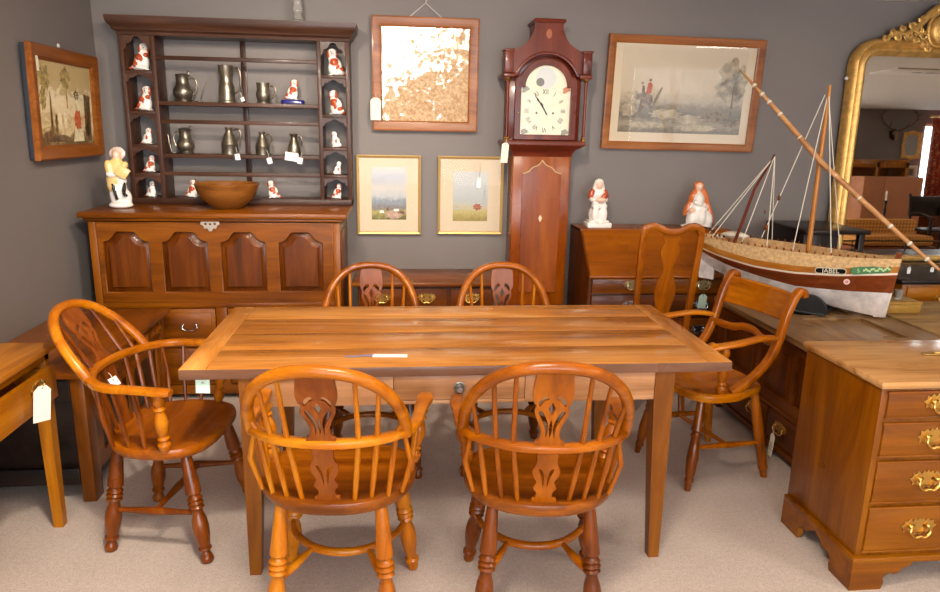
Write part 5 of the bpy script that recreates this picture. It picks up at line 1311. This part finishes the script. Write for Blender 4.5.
for sx in (-1, 1):
    for y_ in (.02, ldp-.05):
        obj('leg', MB().rings([[(sx*(lw-.022)+q*w_/2, y_+r_*w_/2+.004, z) for q, r_ in ((-1, -1), (1, -1), (1, 1), (-1, 1))] for z, w_ in ((0, .034), (.52, .046), (.56, .046))]), W('walnut', 'z', rough=.34), T)
hangtag('large cream price tag hanging from the open drawer of the side table', (-1.196, 2.35, .655), .125, .062, 62, 8, TAG, .02, GREENSTR)
hangtag('pale green price tag under the table edge by the left armchair', (-.622, 2.172, .7165), .046, .044, 0, 2, TAGG, .005, flat=True)
hangtag('tiny white price tag on the left armchair spindles', (-1.0, 2.395, .66), .034, .03, 15, -25, PAPER, .02, flat=True)

tag_props(obj('enamel_pan', MB().lathe([(0, .09), (.01, .11), (.06, .165), (.10, .19), (.106, .194), (.106, .186), (.1, .182), (.06, .155), (.014, .10), (.012, .02)], 36).add([], []), [plain('pan_tan', (176, 122, 74), .45), plain('pan_white', (214, 212, 208), .35)], None, (-1.525, 2.17, .0005)), 'round pan with white inside on the carpet at far left', 'pan')
for p in bpy.data.objects['enamel_pan'].data.polygons:
    c = p.center; rad_ = math.hypot(c.x, c.y)
    nrm = p.normal
    if (nrm.x*c.x+nrm.y*c.y) < -.001 or (nrm.z > .7 and c.z < .05 and rad_ < .1): p.material_index = 1

# ================================================================== GILT OVERMANTEL MIRROR
T = thing('gilt_mirror', 'tall gilt arched-corner mirror with carved crest, leaning on the wall', 'mirror', (3.40, 4.315, .7005), (R(-1.3), 0, 0))
mw, mh, fr_r, cr = .545, 1.415, .105, .17
def outline(g_):
    r = max(.03, cr-g_)
    pts = [(mw-g_, 0)]+arc(mw-g_-r, mh-g_-r, r, 0, 90, 10)+arc(-(mw-g_)+r, mh-g_-r, r, 90, 180, 10)+[(-(mw-g_), 0)]
    return pts
prof = [(0, .03), (0, -.01), (.012, -.03), (.03, -.038), (.042, -.028), (.05, -.018), (.062, -.03), (.076, -.032), (.085, -.018), (.1, -.010), (.104, 0), (.104, .03)]
cols = [[(x, y, z) for x, z in outline(g_)] for g_, y in prof]
rr = [[cols[k_][i] for k_ in range(len(prof))] for i in range(len(cols[0]))]
obj('frame', MB().rings(rr).box(-mw, mw, -.03, .03, 0, .035, .006), GILT, T, sharp=50)
g_ = NT('mirror_silver'); v = g_.coords((1, 1, 1), rnd=False)
MIR = g_.set(col=(226, 222, 214), metal=1.0, rough=.015)
op = outline(.10); obj('glass', MB().prism(op, 0, .006, Tr(0, .012, 0) @ Rx(90)), MIR, T)
m = MB()
for sx in (-1, 1):
    P = [(sx*.33, mh+.01), (sx*.28, mh+.035), (sx*.22, mh+.03), (sx*.17, mh+.06), (sx*.12, mh+.10), (sx*.09, mh+.14), (sx*.05, mh+.17)]
    m.tube([(x, -.03, z) for x, z in smooth_poly(P, 4)], [.012+.012*i/24 for i in range(25)], 8)
    for i, (x, z, r) in enumerate([(sx*.35, mh-.005, .022), (sx*.31, mh+.03, .024), (sx*.27, mh+.005, .024), (sx*.25, mh+.055, .02), (sx*.2, mh+.015, .03), (sx*.185, mh+.075, .024), (sx*.14, mh+.05, .032), (sx*.125, mh+.115, .024), (sx*.1, mh+.02, .034), (sx*.09, mh-.03, .026), (sx*.07, mh+.15, .026), (sx*.15, mh-.01, .024), (sx*.06, mh-.055, .022)]):
        for q in range(3):
            a0 = i*1.3+q*2.1
            m.tube([(x+r*(1-.8*t_)*math.cos(a0+t_*4.5), -.032-.008*t_, z+r*(1-.8*t_)*math.sin(a0+t_*4.5)) for t_ in [k_/7 for k_ in range(8)]], [.009*(1-.4*k_/7) for k_ in range(8)], 6)
m.ball((0, -.032, mh+.06), (.062, .03, .085)); m.tube([(.075*math.cos(a), -.03, mh+.06+.1*math.sin(a)) for a in [2*PI*j/24 for j in range(24)]], .012, 8, loop=True)
for j in range(7): a = R(30+20*j); m.ball((.07*math.cos(a), -.03, mh+.12+.07*math.sin(a)), (.018, .014, .03))
obj('crest', m, GILT, T)
obj('wall_fixing', MB().ball((-mw-.015, .0, 1.17), .012), WHITE, T)

# ================================================================== THE OTHER END OF THE ROOM (seen in the gilt mirror)
T = thing('mounted_antlers', 'pair of deer antlers on a dark shield on the far wall', 'antlers', (8.80, YF+.01, 1.92))
T.scale = (.8,)*3
m = MB(); m.prism([(0, -.14), (.08, -.08), (.1, .06), (0, .12), (-.1, .06), (-.08, -.08)], 0, .03, Rx(90) @ Matrix.Diagonal((1, 1, -1, 1)))
obj('shield', m, W('black', 'z'), T)
obj('skull', blob([((0, .08, .02), (.06, .07, .05), None, 0), ((0, .12, -.06), (.035, .04, .09), None, 0)], .012), plain('bone_old', (150, 128, 100), .6), T)
for sx in (-1, 1):
    m = MB().tube(smooth_poly([(sx*.04, .08, .05), (sx*.16, .12, .12), (sx*.34, .16, .22), (sx*.42, .16, .38), (sx*.36, .14, .52)], 5), [.022-.0007*i for i in range(21)], 8)
    for a, b in (((sx*.2, .13, .14), (sx*.22, .22, .28)), ((sx*.36, .16, .26), (sx*.5, .18, .36)), ((sx*.42, .16, .38), (sx*.54, .16, .46)), ((sx*.4, .15, .44), (sx*.3, .15, .5))): m.tube([a, Vector(a).lerp(Vector(b), .5)+Vector((0, .01, 0)), b], [.014, .011, .004], 8)
    obj('antler', m, plain('antler_brown', (86, 62, 44), .6), T)
T = picture('small_gilt_mirror', 'small gilt scroll-framed mirror on the far wall', (9.17, YF+.012, 1.73), (0, 0, R(180)), .34, .46, .05, .03, GILT, MIR, glass=False, cat='mirror')
m = MB()
for i in range(26):
    a = 2*PI*i/26; m.ball((.16*math.cos(a)*1.05, -.02, .22*math.sin(a)*1.05), (.028, .015, .028), seg=8, rings=5)
obj('scrollwork', m, GILT, T)
picture('small_framed_photo', 'small framed picture in pale frame low on the far wall', (9.18, YF+.012, 1.26), (0, 0, R(180)), .34, .23, .03, .02, WHITEP, plain('photo_grey', (120, 112, 100), .7, var=.3, vs=12), CRM, .2, .12)
T = thing('glazed_cabinet', 'brass framed glazed display cabinet near the far wall', 'cabinet', (8.05, -2.72, 0))
m = MB()
for a in (-.55, .02, .55): m.box(a-.03, a+.03, .22, .26, .6, 1.42, .003)
m.box(-.58, .58, .22, .26, 1.33, 1.43, .003).box(-.58, .58, .22, .26, .6, .66, .003)
obj('door_frame', m, W('walnut', 'z', rough=.35), T)
obj('cabinet_body', MB().box(-.58, .58, -.24, -.22, .0, 1.43, .003).box(-.58, -.55, -.22, .22, 0, 1.43, .003).box(.55, .58, -.22, .22, 0, 1.43, .003).box(-.58, .58, -.24, .25, 1.4, 1.46, .004).box(-.58, .58, -.22, .22, .56, .6, .003).box(-.55, .55, -.2, .2, 1.0, 1.02, .002).box(-.58, .58, .2, .25, 0, .6, .003), W('walnut', 'x'), T)
obj('glass', MB().box(-.53, .53, .236, .242, .66, 1.33, 0), PGLASS, T)
T = thing('orange_cupboard', 'plain orange painted cupboard seen in the gilt mirror', 'cupboard', (7.75, -1.75, 0))
OP = plain('orange_paint', (176, 112, 72), .6, var=.04, vs=3)
obj('body', MB().box(-.5, .5, -.22, .12, 0, 1.19, .004), OP, T)
obj('door', MB().box(-.5, -.151, .12, .14, .02, 1.19, .003), OP, T); obj('door', MB().box(-.149, .5, .12, .14, .02, 1.19, .003), OP, T)
# settee with buttoned back
T = thing('settee', 'mustard buttoned settee seen in the gilt mirror', 'settee', (6.75, -.55, 0))
t = NT('mustard_cloth'); v = t.coords((1, 1, 1)); vo = t.add('ShaderNodeTexVoronoi'); t.ln(v, vo.inputs['Vector']); vo.inputs['Scale'].default_value = 20; vo.inputs['Randomness'].default_value = 0.0
c = t.ramp(vo.outputs['Distance'], [(.15, (236, 190, 100)), (.45, (196, 134, 58)), (.8, (150, 88, 34))]); t.set(col=c, rough=.8); t.bump(vo.outputs['Distance'], -.6, .01); MUS = t.m
obj('backrest', MB().box(-.62, .55, -.05, .05, .25, .62, .04, Rx(-6)), MUS, T)
obj('seat_cushion', MB().box(-.6, .53, .04, .5, .28, .42, .04), MUS, T)
obj('frame', MB().box(-.64, .57, -.06, .5, .2, .27, .01), W('splat', 'x'), T)
for a in (-.6, .53):
    for b in (-.03, .46): obj('leg', MB().turned((a, b, .2), (a, b, 0), [(0, .03), (.5, .02), (1, .015)]), W('splat', 'z'), T)
T = thing('dark_low_table', 'dark low table behind the settee holding a candlestick', 'table', (7.2, -1.05, 0))
obj('tabletop', MB().box(-.3, .3, -.14, .14, .50, .53, .004), BK, T)
for a in (-.26, .26):
    for b in (-.1, .1): obj('leg', MB().box(a-.02, a+.02, b-.02, b+.02, 0, .5, .003), BK, T)
T = thing('black_candlestick', 'black turned candlestick with a white candle', 'candlestick', (7.2, -1.0, .5305))
obj('stem', MB().lathe([(0, .05), (.015, .05), (.025, .015), (.06, .02), (.1, .012), (.16, .02), (.24, .012), (.3, .022), (.32, .022)], 16), EYE, T)
obj('candle', MB().lathe([(.32, .012), (.46, .011)], 12), PAPER, T)
T = thing('dark_armchair', 'dark wooden elbow chair beside the settee', 'chair', (7.85, -.75, 0))
for a in (-.25, .25):
    obj('leg', MB().turned((a, .2, .62), (a, .2, 0), [(0, .02), (.5, .03), (1, .02)]), BK, T); obj('leg', MB().tube([(a, -.2, 0), (a, -.2, .45), (a, -.28, .95)], .02, 8), BK, T)
    obj('arm', MB().tube(smooth_poly([(a, -.23, .66), (a, -.05, .68), (a, .15, .64), (a, .24, .62)], 4), (.025, .015), 8, up=(0, 0, 1)), BK, T)
obj('seat', MB().box(-.27, .27, -.22, .23, .42, .46, .01), BK, T); obj('backrest', MB().box(-.25, .25, -.29, -.26, .62, .92, .01), BK, T)
T = thing('dark_chest', 'dark wooden chest below the right-hand window', 'chest', (9.55, -2.55, 0))
obj('body', MB().box(-.55, .75, -.3, .3, 0, .8, .01), W('oakdark', 'x'), T); obj('lid', MB().box(-.57, .77, -.32, .32, .8, .84, .006), W('oakdark', 'x'), T)
T = thing('ceiling_sign', 'small white notice board with dark lettering fixed to the ceiling', 'sign', (5.72, 1.36, ZC))
obj('board', MB().box(-.5, .5, -.22, .22, -.012, 0, .002), CEIL, T)
m = MB()
for i in range(8):
    if i == 3: continue
    m.box(-.16+.04*i, -.135+.04*i, -.02, .02+.006*(i % 2), -.0135, -.0122, 0)
obj('lettering', m, plain('ink', (70, 70, 90), .8), T)

# ================================================================== WORLD + CAMERA
w = bpy.data.worlds.new('World'); S.world = w; w.use_nodes = True
bg = w.node_tree.nodes['Background']; bg.inputs[0].default_value = (.86, .93, 1.0, 1); bg.inputs[1].default_value = 11.5

f_, tl, rl, yw, h = 694.06, .235415, .0206721, .106857, 1.50670
d = Vector((math.sin(yw)*math.cos(tl), math.cos(yw)*math.cos(tl), -math.sin(tl)))
r_ = Vector((math.cos(yw), -math.sin(yw), 0)); u_ = r_.cross(d)
r2 = r_*math.cos(rl)+u_*math.sin(rl); u2 = u_*math.cos(rl)-r_*math.sin(rl)
cam = bpy.data.cameras.new('camera'); co = bpy.data.objects.new('camera', cam); COL.objects.link(co)
co.matrix_world = Matrix(((r2.x, u2.x, -d.x, 0), (r2.y, u2.y, -d.y, 0), (r2.z, u2.z, -d.z, h), (0, 0, 0, 1)))
cam.sensor_fit = 'HORIZONTAL'; cam.sensor_width = 36; cam.lens = f_/940*36; cam.clip_start = .05
S.camera = co
vs = S.view_settings; vs.view_transform = 'Standard'; vs.look = 'None'; vs.gamma = 1; vs.use_curve_mapping = False; vs.exposure = 0.0
S.cycles.use_denoising = True
S.cycles.max_bounces = 10; S.cycles.diffuse_bounces = 7; S.cycles.glossy_bounces = 5; S.cycles.transparent_max_bounces = 12; S.cycles.transmission_bounces = 8
S.cycles.sample_clamp_indirect = 10; S.cycles.caustics_reflective = False; S.cycles.caustics_refractive = False
